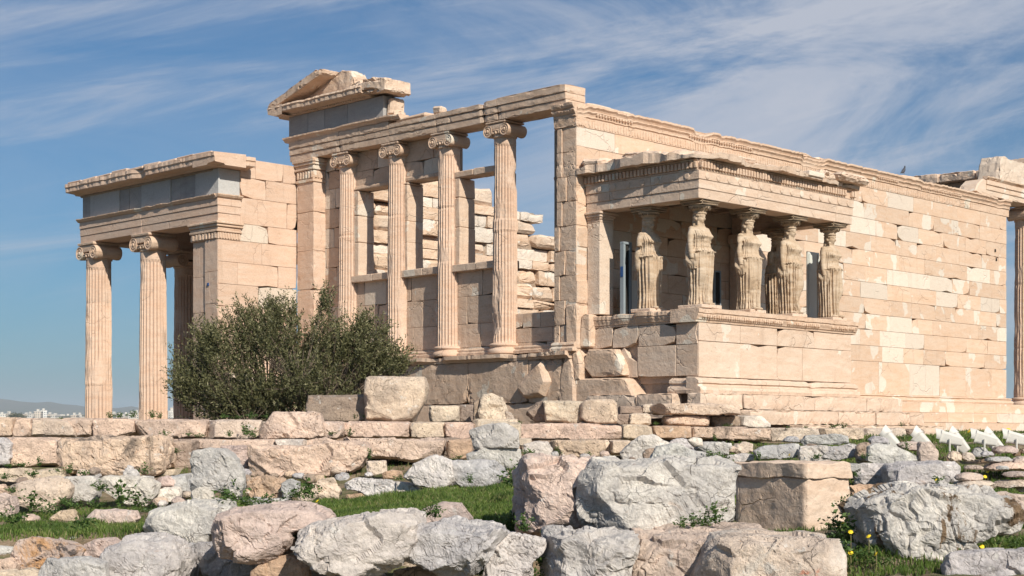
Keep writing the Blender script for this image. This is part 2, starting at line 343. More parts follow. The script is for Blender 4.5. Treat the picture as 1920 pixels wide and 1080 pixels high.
M['rust'] = plain('rusty_steel', (.22, .15, .10), .7, .3, 20)
M['panel'] = plain('pale_board', (.60, .61, .57), .5, .06, 4)
M['blue_metal'] = plain('blue_grey_metal', (.25, .285, .31), .55, .1, 6)
M['black'] = plain('dark_rubber', (.03, .028, .026), .95)
M['sign_blue'] = plain('blue_sign_paint', (.03, .08, .22), .5)
M['sign_white'] = plain('white_sign_paint', (.75, .75, .75), .4)
M['feather'] = plain('pigeon_feathers', (.07, .07, .085), .7, .3, 30)

import bmesh
def weather(o, L=.16, amp=.012, edge=.05, seed=0, freq=2.2):
    """cut a mesh finer, then wear it: uneven faces, bitten and rounded arrises"""
    me = o.data; bm = bmesh.new(); bm.from_mesh(me); bmesh.ops.recalc_face_normals(bm, faces=bm.faces); bmesh.ops.triangulate(bm, faces=bm.faces)
    for _ in range(5):
        es = [e for e in bm.edges if e.calc_length() > L]
        if not es or len(bm.verts) > 60000: break
        bmesh.ops.subdivide_edges(bm, edges=es, cuts=1)
        bmesh.ops.triangulate(bm, faces=[f for f in bm.faces if len(f.verts) > 3])
    bm.normal_update(); co = np.array([v.co for v in bm.verts]); nr = np.array([v.normal for v in bm.verts]); sh = np.array([1 if any(e.is_manifold and e.calc_face_angle(0) > .35 for e in v.link_edges) else 0 for v in bm.verts])
    a = fbm(co*freq+seed, 4, seed); b = fbm(co*freq*3.1+seed, 3, seed+7)
    d = amp*(a*.8+b*.5)-sh*edge*np.clip(a*.9+b*.6+.12, 0, 1); co = co+nr*d[:, None]
    for v, c in zip(bm.verts, co): v.co = c
    bm.to_mesh(me); bm.free(); me.update()
# ---------------------------------------------------------------- setting: ground, hill, haze
def sstep(a, b, x): t = np.clip((x-a)/(b-a), 0, 1); return t*t*(3-2*t)
def ground_h(d, r, x, y):
    z = np.interp(d, [0, 9, 14.9, 15.6, 17, 22.6, 24.5, 33, 46, 70], [-1.7, -1.72, -1.5, -.97, -.95, -.93, -.52, -.16, -.02, -.05])
    pxl = r/np.maximum(d, 1)*FPX+CXP; bl = sstep(15.2, 17, d)*sstep(26.5, 24.0, d); tgt = np.interp(d, [16, 22.6, 24.5], [0, 1, 1]); z22 = np.interp(pxl, [0, 300, 600, 950, 1250, 1500, 1920], [-1.17, -1.15, -1.0, -.75, -.75, -.9, -.93]); z16 = np.interp(pxl, [0, 300, 600, 950, 1280, 1400, 1610, 1700], [-1.2, -1.15, -1.05, -.97, -1.0, -1.22, -1.22, -.98]); z24 = np.interp(pxl, [0, 800, 1000], [-.74, -.70, -.52])
    zz = np.where(d < 22.6, z16+(z22-z16)*tgt, z22+(z24-z22)*np.clip((d-22.6)/1.9, 0, 1)); z = z*(1-bl)+zz*bl
    rs_ = sstep(2.4, 3.4, r)*sstep(17, 15, d); z = z*(1-rs_)+rs_*np.interp(d, [9, 13, 15.5, 17], [-1.3, -1.22, -1.08, -.95])
    low = sstep(28.3, 29.2, d)*sstep(.7, -.3, r-.5-(d-28.5)*.62)            # sunken court west and north of the building
    low = np.maximum(low, sstep(9.0, 11, y))
    z = z*(1-low)-2.35*low
    far = sstep(75, 190, d); z = z*(1-far)-62*far
    z = z+sstep(1500, 2350, d)*88+sstep(2600, 7000, d)*20-sstep(7000, 12000, d)*60
    return z
def build_ground():
    D = np.concatenate([np.linspace(1, 12, 20), np.linspace(12.3, 34, 150), np.linspace(34.6, 60, 40), np.geomspace(62, 13000, 60)])
    T = np.concatenate([np.linspace(-.62, -.40, 12), np.linspace(-.39, .39, 170), np.linspace(.40, .62, 12)])
    dd, tt = np.meshgrid(D, T, indexing='ij'); dd = dd.ravel(); rr = tt.ravel()*dd
    rr = np.where(dd < 12, tt.ravel()*12, rr)
    x = CAM[0]+dd*FW[0]+rr*RT[0]; y = CAM[1]+dd*FW[1]+rr*RT[1]
    z = ground_h(dd, rr, x, y)
    P = np.stack([x, y, z*0], 1); near = 1-sstep(60, 90, dd)
    z = z+near*(fbm(P*.8, 4, 3)*.05+fbm(P*4, 3, 8)*.018)+(1-near)*fbm(P*.004, 4, 5)*4*sstep(150, 900, dd)
    V = np.stack([x, y, z], 1); n = len(T); i = np.arange(len(D)-1)[:, None]*n+np.arange(n-1)[None]; i = i.ravel()
    F = np.stack([i, i+1, i+n+1, i+n], 1)
    m, nt, b = newmat('soil'); g = G(nt)
    a = g.noise(1.2, 6, .65); c = g.noise(14, 6, .7)
    col = g.mix(g.ramp(a, .35, .65), (.17, .115, .07), (.30, .22, .15)); col = g.mix(g.ramp(c, .45, .7), col, (.38, .30, .22))
    col = g.mix(g.math('MULTIPLY', g.ramp(g.noise(2.3, 5, .65, g.map(g.pos, loc=(3, 8, 1))), .40, .62), .75), col, (.075, .10, .03))
    sx = g.N.new('ShaderNodeSeparateXYZ'); g.L.new(g.pos, sx.inputs[0])
    col = g.mix(g.ramp(sx.outputs[1], 80, 300), col, g.mix(g.noise(.03, 5, .6), (.06, .075, .045), (.28, .25, .21)))
    g.L.new(col, b.inputs['Base Color']); b.inputs['Roughness'].default_value = 1
    g.bump(b, g.math('ADD', c, g.noise(50, 4, .6)), .04, .8)
    tag(link('ground', mesh_np('ground', V, F, smooth=True), m), kind='structure')
def G_at(x, y):
    d, r = dr(x, y); return float(ground_h(np.array([d]), np.array([r]), np.array([x]), np.array([y]))[0])
build_ground()
def build_hills():
    # a mountain ridge about ten kilometres away, its crest falling to the right
    px = np.linspace(-700, 2600, 130); crest = np.interp(px, [-700, -300, 0, 60, 120, 170, 260, 400, 700, 1200, 2600], [700, 735, 748, 752, 757, 762, 768, 772, 776, 780, 785])
    d0 = 10000.; nd = 14; V = []
    for i, p in enumerate(px):
        H = (HYP-crest[i])/FPX*d0+18*n1(p*.02, 4)+6*n1(p*.11, 7)
        for k in range(nd):
            t = k/(nd-1); d = d0-2600+t*3600; hh = -30+(H+30)*math.sin(min(1, t*3600/2600)*math.pi/2)**1.2*(1-.5*max(0, t-.74)/.26)
            q = at(p, HYP, d); V.append((q[0], q[1], hh+10*n1(p*.05+t*7, 3)*(1 if 0 < k < nd-1 else 0)))
    F = [(i*nd+k, (i+1)*nd+k, (i+1)*nd+k+1, i*nd+k+1) for i in range(len(px)-1) for k in range(nd-1)]
    m, nt, b = newmat('scrub_hillside'); g = G(nt); g.L.new(g.mix(g.noise(.004, 6, .6), (.06, .08, .05), (.16, .15, .11)), b.inputs['Base Color'])
    tag(link('hills', mesh_np('hills', V, F, smooth=True), m), kind='structure')
build_hills()
# ---------------------------------------------------------------- the temple
temple = empty('temple', (0, 0, 0), 'ruined pale marble temple with fluted columns, west window wall and statue porch', 'temple')
W = (0, 1), (-1, 0)       # west faces: run north, look west
SO = (1, 0), (0, -1)      # south faces: run east, look south
R7 = random.Random(7)
def lv(a, b, n): return list(np.linspace(a, b, n+1))
# ---- south wall
mb = MB()
masonry(mb, (.0, 0), *SO, [1.12, 2.08], 21.4, 1.75, 1, white=.05, chip=.25, vary=.05)
masonry(mb, (.0, 0), *SO, lv(2.08, 7.2, 11), 21.4, 1.32, 4, white=.22, chip=.22, chips=.09, vary=.09)
box(mb, .03, 21.37, .2, .75, 1.0, 7.2, .01, (.5, 0, .3))
rnd = random.Random(98)
for i in range(26):
    x = 6.95+i*.19
    if rnd.random() < .72: box(mb, x, x+.10, -.02, .02, 2.68, 2.76, .02, (.85, 0, .5), .012, rnd)
south = mb.build('south_wall', M['south'], temple)
mb = MB(); masonry(mb, (21.41, .02), (0, 1), (1, 0), lv(1.1, 7.2, 12), .8, .8, 5); mb.build('east_anta', M['south'], temple)
# epikranitis: carved band, egg and dart, crown
mb = MB()
prof = [(-.12, 7.2), (.012, 7.2), (.015, 7.43), (.05, 7.45), (.052, 7.475), (.035, 7.485), (.05, 7.53), (.10, 7.575), (.10, 7.60), (.075, 7.61), (.10, 7.65), (.15, 7.69), (.15, 7.74), (-.12, 7.76)]
moulding(mb, (-.02, -.005), *SO, 21.55, prof, 3, .055, .42, .75)
rnd = random.Random(5)
x = .1
while x < 21.3:                                     # anthemion relief, many bits lost
    if n1(x*.55, 12) > -.42:
        w = .05 if int(x*8) % 2 else .032
        box(mb, x, x+w, -.034, -.012, 7.225, 7.405, .012, (1.0, .2, .5), .006, rnd)
        if n1(x*.8, 15) > -.1: box(mb, x, x+.055, -.105, -.05, 7.50, 7.56, .015, (1, .3, .5), .005, rnd)
    x += .105
mb.build('carved_wall_band', M['trim'], temple)
mb = MB(); masonry(mb, (.05, .15), *SO, [7.72, 7.82], 19.5, 1.5, 8, keep=lambda u, z, r: r.random() < .45, chip=.7, chips=.05); 
x = .4
while x < 19:
    if rnd.random() < .5: box(mb, x, x+rnd.uniform(.5, 1.1), .02, .6, 7.7, 7.7+rnd.uniform(.06, .14), .03, (1.05, .5, rnd.random()), .02, rnd)
    x += rnd.uniform(.8, 1.6)
box(mb, -.05, 21.3, .05, .7, 7.2, 7.73, .02, (.9, .2, .4)); mb.build('wall_coping', M['trim'], temple)
# wall base moulding and three steps
mb = MB(); moulding(mb, (6.7, 0), *SO, 14.85, [(-.1, .92), (.17, .92), (.19, .97), (.17, 1.01), (.10, 1.03), (.09, 1.06), (.13, 1.08), (.12, 1.11), (.03, 1.125), (-.1, 1.13)], 8, .15, .12, .15); mb.build('wall_base', M['south'], temple)
mb = MB()
masonry(mb, (6.9, -.30), *SO, [.60, .915], 19, 1.7, 31, white=.2, depth=.5, vary=.06, chips=.04)
masonry(mb, (7.0, -.62), *SO, [.29, .595], 19, 1.9, 32, white=.25, depth=.5, vary=.06, chips=.04)
masonry(mb, (7.2, -.95), *SO, [-.35, .285], 19, 2.0, 33, white=.15, depth=.5, vary=.07, chips=.05)
box(mb, 1, 26.2, -.2, 6, -1, .90, .02, (.8, 0, .3)); mb.build('steps', M['south'], temple)
# iron clamp plate and crack patches near the east end
for x, z in ((20.55, 5.95), (20.63, 5.66)): mb = MB(); box(mb, x, x+.07, -.03, -.004, z, z+.10, .01); mb.build('iron_clamp', M['black'], temple)
# ---- south-west pier
mb = MB(); rnd = random.Random(3)
for k, (a, b_) in enumerate(zip(lv(1.95, 7.2, 9)[:-1], lv(1.95, 7.2, 9)[1:])):
    yl = .68 if k < 5 else .60
    stone(mb, .004, yl*.5 if k in (1, 3, 6) else yl-.17, a+.004, b_-.004, (-.005, .004), *W, .3, .012, 0, (1+rnd.uniform(-.06, .06), rnd.random()*.3, rnd.random()), rnd, .2, .05)
    if k not in (1, 3, 6): stone(mb, yl-.16, yl, a+.004, b_-.004, (-.035, .004), *W, .3, .012, 0, (1, .3, rnd.random()), rnd, .1, .03)
    else: stone(mb, yl*.5+.006, yl, a+.004, b_-.004, (-.035, .004), *W, .3, .012, 0, (1.03, .2, rnd.random()), rnd, .2, .04)
    rx = rnd.uniform(.02, .3) if k > 4 else 0
    box(mb, .16, .75, .05, yl+.08+rx*.6, a, b_, .05, (.95, .2, rnd.random()), .035, rnd)
for z, s in ((6.65, .22), (5.95, .24), (5.75, .16)): box(mb, .05, .6, .5, .62+s*.9, z-.2, z+.17, .09, (1, .2, rnd.random()), .05, rnd)
mb.build('south_west_pier', M['west'], temple)
mb = MB(); moulding(mb, (-.01, -.03), *W, .74, [(-.3, 7.19), (.015, 7.19), (.02, 7.42), (.07, 7.44), (.05, 7.48), (.10, 7.54), (.14, 7.58), (.11, 7.61), (.17, 7.68), (.18, 7.75), (-.3, 7.76)], 4, .06, .25, .2)
box(mb, .1, .7, .5, .93, 7.42, 7.75, .08, (1, .2, .3), .03, rnd); box(mb, .1, .7, .5, .80, 7.20, 7.42, .07, (.9, .2, .3), .03, rnd)
for i in range(7): box(mb, -.045, -.01, .03+i*.095, .09+i*.095, 7.22, 7.40, .015, (1, .2, .5), .006, rnd); box(mb, -.15, -.08, .03+i*.095, .085+i*.095, 7.53, 7.57, .015, (1, .2, .5), .006, rnd)
mb.build('pier_capital', M['trim'], temple)
mb = MB(); moulding(mb, (0, .0), *W, .72, [(-.2, 1.9), (.16, 1.9), (.17, 1.97), (.12, 2.0), (.09, 2.03), (.12, 2.06), (.10, 2.1), (.03, 2.13), (-.2, 2.13)], 6, .08, .2, .2); mb.build('pier_base', M['west'], temple)
# ---- west wall: podium below the ledge
mb = MB()
masonry(mb, (-.06, .42), *W, [-2.6, -1.2, .12, .70, 1.74], 10.4, 2.3, 11, white=.05, chip=.5, chips=.10, jit=.012, vary=.08)
box(mb, .1, .9, .4, 10.7, -2.6, 1.74, .02, (.5, 0, .3)); mb.build('lower_west_wall', M['west'], temple)
mb = MB(); moulding(mb, (-.05, .15), *W, 10.5, [(-.3, 1.74), (.05, 1.74), (.10, 1.79), (.13, 1.81), (.20, 1.82), (.20, 1.915), (-.35, 1.925)], 2, .08, .45, .9); mb.build('west_ledge', M['west'], temple)
# ---- wall between the half columns with window openings
WX = .30
win = [(7.05, 8.25, 4.28, 6.62), (5.05, 6.22, 4.28, 6.62), (3.02, 4.22, 4.28, 6.50)]
def keepw(u, z, r):
    y = u+2.75
    for a, b_, s, t in win:
        if a-.27 < y < b_+.27 and s-.22 < z < t+.02: return False
    if z > 6.62 and y < 4.40: return False
    if y < 3.0 and z > 4.2: return False
    return True
mb = MB()
for k in range(3):           # panels below sills, each bay coursed on its own
    y0, y1 = ((3.0, 4.68), (4.68, 6.64), (6.64, 8.72))[k]
    masonry(mb, (WX, y0), *W, [1.93, 2.15, 2.75, 3.45, 4.12], y1-y0, 1.0, 40+k, white=.1, chip=.3, chips=.05, vary=.07)
masonry(mb, (WX, 8.72), *W, [1.93, 2.4, 2.95, 3.5, 4.05, 4.6, 5.15, 5.7, 6.25, 6.8, 7.3, 7.68], 1.3, .66, 44, white=.3, chip=.4, vary=.10)
masonry(mb, (WX, 4.68), *W, [6.62, 7.15, 7.68], 4.05, 1.1, 45, white=.1, chip=.3, vary=.12)
for a, b_ in ((8.25+.27, 8.75), (6.22+.27, 7.05-.27), (4.22+.27, 5.05-.27)):
    masonry(mb, (WX, a), *W, lv(4.28, 6.62, 4), b_-a, .7, 47, white=.2, depth=.4)
masonry(mb, (WX+.05, .70), *W, [1.93, 2.2, 2.55, 2.92], 2.0, .7, 49, white=.0, chip=.3)
box(mb, WX+.15, WX+.55, 3.0, 8.8, 1.93, 4.1, .02, (.6, 0, .3)); box(mb, WX+.2, WX+.5, 8.74, 10.3, 1.93, 7.66, .02, (.6, 0, .3)); box(mb, WX+.15, WX+.5, 4.7, 8.75, 6.64, 7.66, .02, (.6, 0, .3)); box(mb, WX+.15, WX+.5, .72, 2.9, 1.93, 2.88, .02, (.6, 0, .3))
mb.build('west_wall', M['west'], temple)
mb = MB(); moulding(mb, (WX, .75), *W, 9.2, [(-.1, 1.93), (.14, 1.93), (.15, 2.0), (.08, 2.03), (.09, 2.08), (.02, 2.12), (-.1, 2.12)], 12, .1, .2, .3); mb.build('wall_foot_moulding', M['west'], temple)
for k, (a, b_, s, t) in enumerate(win):
    fr = MB(); rnd = random.Random(60+k)
    for (u0, u1) in ((a-.27, a-.02), (b_+.02, b_+.27)):
        zz = s
        while zz < t-.05:
            h = min(t-zz, rnd.uniform(.5, 1.0)); box(fr, WX-.06, WX+.50, u0+.003, u1-.003, zz+.003, zz+h-.003, .02, (1.04, .5, rnd.random()), .012, rnd); zz += h
    if k == 2: box(fr, WX-.07, WX+.4, a-.3, a+.72, t+.003, t+.17, .02, (.98, .5, .3), .012, rnd); box(fr, WX-.07, WX+.4, a+.73, b_+.42, t+.003, t+.17, .02, (1.02, .3, .7), .012, rnd)
    else: box(fr, WX-.05, WX+.4, a-.24, b_+.24, t+.003, t+.13, .03, (.92, .2, .3), .02, rnd)
    f = fr.build('window', M['west'], temple)
    sl = MB(); mid = a+(b_-a)*.45
    box(sl, WX-.16, WX+.45, a-.42, mid, s-.19, s, .015, (1.02, .4, rnd.random()), .006, rnd); box(sl, WX-.16, WX+.45, mid+.01, b_+.40, s-.19, s, .015, (1, .5, rnd.random()), .006, rnd)
    sl.build('sill', M['west'], f)
# ---- columns
def column(cx, cy, z0, z1, rb, rt, mat, seed, base=True, wdt=None, caph=.38, joints=(), nrm=(-1, 0), worn=.6, collar=False):
    rnd = random.Random(seed); zc = z1-caph; zb = z0+(.26 if base else 0)
    NF, SUB = 24, 5; n = NF*SUB; nz = 90
    Z = np.linspace(zb, zc, nz); A = np.arange(n)*2*math.pi/n
    prof = np.array([0, .72, 1.0, .72, 0.0][:SUB]); prof = np.array([0., .80, 1., 1., .80])
    ph = np.tile(prof, NF)
    ZZ, AA = np.meshgrid(Z, A, indexing='ij'); t = (ZZ-zb)/(zc-zb)
    r = rb+(rt-rb)*(t**1.25)
    neck = 1-sstep(.955, .96, t); r = np.where(t > .962, rt*1.02, r)
    fl = np.tile(ph, (nz, 1))*r*.105*neck*sstep(0, .01, t)
    P = np.stack([np.cos(AA).ravel()*r.ravel()*3+seed*3.7, np.sin(AA).ravel()*r.ravel()*3, ZZ.ravel()*1.1], 1)
    er = fbm(P*1.0, 4, seed).reshape(r.shape); e2 = fbm(P*5, 3, seed+5).reshape(r.shape)
    dmg = np.clip(er-.25+.1*worn, 0, 1)*.16*worn*r/.3
    r2 = r-np.maximum(fl-dmg*1.0, 0)-dmg*.55-np.abs(e2)*.010*worn
    for j in joints:
        r2 = r2-.012*np.exp(-((ZZ-j)/.02)**2)
    off = np.zeros_like(ZZ); 
    for j in joints: off = off+np.where(ZZ > j, rnd.uniform(-.012, .012), 0)
    if collar: r2 = np.where(np.abs(ZZ-collar) < .13, r+.012-fl*.8, r2)
    V = np.stack([cx+off+r2*np.cos(AA), cy+off*.5+r2*np.sin(AA), ZZ], -1).reshape(-1, 3)
    i = np.arange(nz-1)[:, None]*n; k = np.arange(n)[None]; F = np.stack([i+k, i+(k+1) % n, i+n+(k+1) % n, i+n+k], -1).reshape(-1, 4)
    tn = np.ones((nz, n, 3)); jz = sorted(joints); 
    for q in range(nz):
        s = sum(1 for j in jz if Z[q] > j); rr = random.Random(seed*11+s); tn[q] = (1+rr.uniform(-.05, .05), rr.uniform(0, .35), .3+.05*s)
    V[:, :2] -= 0
    o = link('column', mesh_np('column', V, F, tn.reshape(-1, 3)), mat, temple)
    if base:
        bm = MB(); R = rb*1.32
        lathe(bm, cx, cy, [(R*.98, z0), (R, z0+.03), (R*1.0, z0+.09), (R*.93, z0+.12), (R*.86, z0+.135), (R*.83, z0+.165), (R*.88, z0+.19), (R*.92, z0+.20), (R*.93, z0+.23), (R*.88, z0+.255), (rb*1.02, z0+.27)], 48)
        bm.build('base', mat, o, smooth=True)
    # Ionic capital: ring, egg band, two scrolls, thin abacus
    cb = MB(); w = wdt or rb*2.15
    lathe(cb, cx, cy, [(rt*.98, zc-.03), (rt*1.1, zc-.01), (rt*1.1, zc+.02), (rt*1.04, zc+.04), (rt*1.18, zc+.10), (rt*1.28, zc+.15), (rt*1.2, zc+.17)], 32)
    for a in range(20):
        q = a*2*math.pi/20; box(cb, cx+rt*1.18*math.cos(q)-.03, cx+rt*1.18*math.cos(q)+.03, cy+rt*1.18*math.sin(q)-.03, cy+rt*1.18*math.sin(q)+.03, zc+.06, zc+.14, .02)
    # scrolls lie along nrm
    N3 = np.array((nrm[0], nrm[1], 0.)); T3 = np.array((-nrm[1], nrm[0], 0.)); vr = caph*.41; zs = zc+caph*.40; dep = rt*1.22
    for s in (-1, 1):
        c = np.array((cx, cy, zs))+T3*(s*(w*.5-vr*.55))
        ring = []; seq = [(0, .97), (.10, 1.02), (.45, .86), (.55, .86), (.92, 1.02), (1.0, .97)]
        m = 26; V = []; F = []
        for q, (tt, sc) in enumerate(seq):
            for k in range(m):
                a = 2*math.pi*k/m; eros = 1-.10*max(0, n1(k*.4+s*5+seed, 7)); V.append(c+N3*(dep-2*dep*tt)+(T3*math.cos(a)*s+np.array((0, 0, 1))*math.sin(a))*vr*sc*eros)
        for q in range(len(seq)-1):
            for k in range(m): F.append((q*m+k, q*m+(k+1) % m, (q+1)*m+(k+1) % m, (q+1)*m+k))
        cb.add(V, F)
        for face in (1, -1):        # spiral channel modelled as stepped rings around an eye
            V = []; F = []
            rr = [(1.0, 0), (.90, .0), (.84, -.022), (.66, -.022), (.60, 0), (.52, 0), (.46, -.020), (.33, -.020), (.28, .0), (.18, .012), (0.02, .015)]
            for q, (sc, dz) in enumerate(rr):
                for k in range(m):
                    a = 2*math.pi*k/m; V.append(c+N3*face*(dep+dz)+(T3*math.cos(a)*s+np.array((0, 0, 1))*math.sin(a))*vr*.97*(sc-.05*(k/m if 0 < q < 9 else 0)))
            for q in range(len(rr)-1):
                for k in range(m): F.append((q*m+k, q*m+(k+1) % m, (q+1)*m+(k+1) % m, (q+1)*m+k))
            cb.add(V, F)
    def slab(tw, nw, za, zb_, tint=(1, .1, .5)):
        ex = abs(T3[0])*tw+abs(N3[0])*nw; ey = abs(T3[1])*tw+abs(N3[1])*nw; box(cb, cx-ex, cx+ex, cy-ey, cy+ey, za, zb_, .015, tint, .006, rnd)
    slab(w*.5-vr*.5, dep*.97, zc+caph*.44, zc+caph*.84); slab(w*.46, dep*1.05, zc+caph*.85, z1-.003)
    cb.build('capital', M['trim'], o)
    return o
for k, (cy, js) in enumerate(((8.72, (3.6, 5.4)), (6.64, (3.2, 5.75)), (4.68, (4.35, 5.75)), (2.65, (3.0, 5.05)))):
    column(WX-.02, cy, 1.93, 7.68, .325, .275, M['shaft'], 20+k, True, .75, .38, js, worn=(.15, .5, .65, .8)[k], collar=5.12 if k == 3 else False)
# ---- north-west anta of the main block
mb = MB(); rnd = random.Random(8)
for a, b_ in zip(lv(-2.5, 7.25, 9)[:-1], lv(-2.5, 7.25, 9)[1:]):
    if 3.9 < a < 5.2: box(mb, -.12, .5, 9.80, 10.55, a, b_-.004, .012, (1, .2, rnd.random()), .004, rnd)
    else: box(mb, -.12, .5, 9.80, 10.55, a+.004, b_-.004, .012, (1, .1, rnd.random()), .004, rnd)
mb.build('north_west_anta', M['shaft'], temple)
mb = MB()
for k, (e, a, b_) in enumerate(((.03, 7.0, 7.08), (.0, 7.08, 7.34), (.05, 7.34, 7.40), (.03, 7.40, 7.48), (.07, 7.48, 7.56), (.10, 7.56, 7.66))): box(mb, -.125-e, .5, 9.795-e, 10.555+e, a, b_, .012, (1, .2, .4), .004, rnd)
for i in range(6): box(mb, -.16, -.12, 9.82+i*.125, 9.9+i*.125, 7.11, 7.31, .02, (1, .1, .4), .006, rnd); box(mb, -.08+i*.1, -.02+i*.1, 9.76, 9.80, 7.11, 7.31, .02, (1, .1, .4), .006, rnd)
mb.build('anta_capital', M['trim'], temple)
# ---- west architrave: three stepped fascias in long worn beams
mb = MB(); rnd = random.Random(9); segs = [(.26, 2.55), (2.55, 3.05), (3.05, 4.78), (4.78, 6.62), (6.62, 8.7), (8.7, 10.95)]
for k, (a, b_) in enumerate(segs):
    top = 8.22 if k < 1 else (8.20, 8.16, 8.15, 8.24, 8.26)[k-1]
    fz = [7.685, 7.86, 8.03, top]
    for q in range(3):
        e = .015+.022*q; box(mb, -.06-e, .62, a+.003, b_-.003, fz[q]+(.002 if q else 0), fz[q+1], .008, (1+rnd.uniform(-.04, .04), rnd.uniform(.1, .4), rnd.random()), .006 if k else .0, rnd)
    if 0 < k: 
        for _ in range(5):
            u = rnd.uniform(a, b_-.3); box(mb, -.05, .5, u, u+rnd.uniform(.2, .5), top-.05, top+rnd.uniform(.01, .05), .02, (1.02, .4, rnd.random()), .015, rnd)
mb.build('west_architrave', M['west'], temple)
mb = MB(); moulding(mb, (-.1, 6.15), *W, 4.95, [(-.3, 8.24), (.03, 8.24), (.06, 8.28), (.13, 8.33), (.13, 8.37), (-.3, 8.385)], 15, .09, .4, .6); box(mb, -.1, .5, 5.2, 6.4, 8.16, 8.27, .04, (1, .3, .3), .02, rnd); box(mb, -.05, .22, 4.66, 5.0, 8.16, 8.38, .05, (1.05, .6, .3), .03, rnd); mb.build('architrave_crown', M['trim'], temple)
mb = MB()
for k, (a, b_) in enumerate(((6.86, 8.35), (8.36, 9.35), (9.36, 10.1), (10.11, 10.98))): box(mb, -.08, .5, a, b_, 8.385, 8.96, .01, (1+.05*(-1)**k, .05*k, .2+k*.2), .004, R7)
mb.build('grey_frieze', M['grey'], temple)
mb = MB(); box(mb, .0, .5, 6.62, 6.85, 8.39, 8.9, .06, (1.04, .5, .3), .04, R7); box(mb, .1, .5, 6.55, 6.7, 8.4, 8.6, .05, (1.04, .5, .3), .03, R7); mb.build('frieze_backing', M['west'], temple)
# horizontal cornice, raking piece and broken gable block
mb = MB(); moulding(mb, (-.09, 7.3), *W, 4.05, [(-.45, 8.965), (.06, 8.965), (.08, 9.01), (.16, 9.03), (.40, 9.04), (.42, 9.06), (.42, 9.16), (.45, 9.19), (.40, 9.25), (-.45, 9.27)], 21, .07, .3, .30)
for i in range(34): box(mb, -.20, -.13, 7.5+i*.1, 7.56+i*.1, 8.98, 9.03, .01)
moulding(mb, (.5, 11.05), (-1, 0), (0, 1), 1.0, [(-.3, 8.965), (.1, 8.965), (.36, 9.04), (.38, 9.16), (.40, 9.2), (.36, 9.24), (-.3, 9.26)], 22, .1, .3, .3)
mb.build('cornice', M['west'], temple)
def prism(mb, poly, axis_pt, ax, d0, d1, tint=(1, .3, .5), bev=.03):
    """a block cut to a vertical outline [(along, z)], thick from d0 to d1 across"""
    n = len(poly); cu = sum(p[0] for p in poly)/n; cz = sum(p[1] for p in poly)/n; V = []
    for dd, s in ((d0, 1), (d0+bev, 0), (d1-bev, 0), (d1, 1)):
        for u, z in poly:
            l = math.hypot(u-cu, z-cz); k = 1-s*bev/max(l, .05); uu, zz = cu+(u-cu)*k, cz+(z-cz)*k
            V.append((dd, axis_pt+uu, zz) if ax == 'y' else (axis_pt+uu, dd, zz))
    F = [list(range(n)), list(range(3*n, 4*n))[::-1]]
    for r in range(3):
        for k in range(n): F.append([r*n+k, (r+1)*n+k, (r+1)*n+(k+1) % n, r*n+(k+1) % n])
    mb.add(V, F, tint)
mb = MB()
prism(mb, [(11.5, 9.27), (11.42, 9.36), (9.75, 9.85), (9.20, 9.99), (8.98, 9.96), (9.02, 9.84), (10.3, 9.46), (11.0, 9.275)], 0, 'y', -.46, .15, (1.02, .3, .5), .02)
mb.build('raking_cornice', M['west'], temple)
mb = MB(); prism(mb, [(10.6, 9.28), (9.05, 9.88), (8.75, 9.97), (8.40, 9.90), (8.22, 9.70), (8.16, 9.27)], 0, 'y', .02, .55, (1.0, .3, .5), .04)
mb.build('gable_block', M['west'], temple)
mb = MB(); prism(mb, [(8.1, 9.10), (7.95, 9.30), (7.4, 9.40), (6.75, 9.36), (6.36, 9.30), (6.34, 8.98), (6.55, 8.94), (6.8, 9.0), (7.2, 9.04)], 0, 'y', -.44, .5, (1.06, .5, .6), .06); mb.build('broken_cornice_block', M['west'], temple)
# ---- inner face of the far wall, ruinous
mb = MB(); rnd = random.Random(13)
top = lambda x: np.interp(x, [.5, 2, 5.6, 6.4, 7.1, 8.2, 8.5, 9.1, 9.6, 12, 14], [7.5, 7.35, 7.45, 7.60, 7.55, 7.35, 7.1, 6.95, 6.4, 5.4, 4.2])
z = .0
while z < 7.6:
    h = rnd.choice((.38, .48, .55, .3)); x = .5+rnd.random()*.5
    while x < 14:
        l = rnd.uniform(.7, 1.7)
        if z+h*.6 < top(x+l/2):
            pr = rnd.uniform(-.10, .04) if rnd.random() < .75 else rnd.uniform(-.30, -.10)
            if rnd.random() < .62: stone(mb, x+.004, x+l-.004, z+.004, z+h-.004, (0, 10.0+pr), *SO, .6, .02, 0, (1+rnd.uniform(-.08, .1), 1.0 if rnd.random() < .4 else .2, rnd.random()), rnd, .3, .07)
            else: box(mb, x+.01, x+l-.01, 10.0+pr, 10.6, z+.012, z+h-.012, min(.10, h*.28), (1+rnd.uniform(-.15, .1), rnd.uniform(0, .6), rnd.random()), .05, rnd)
        x += l
    z += h
box(mb, .6, 9.2, 10.10, 10.6, -1, 6.2, .02, (.55, 0, .2)); mb.build('inner_north_wall', M['inner'], temple)
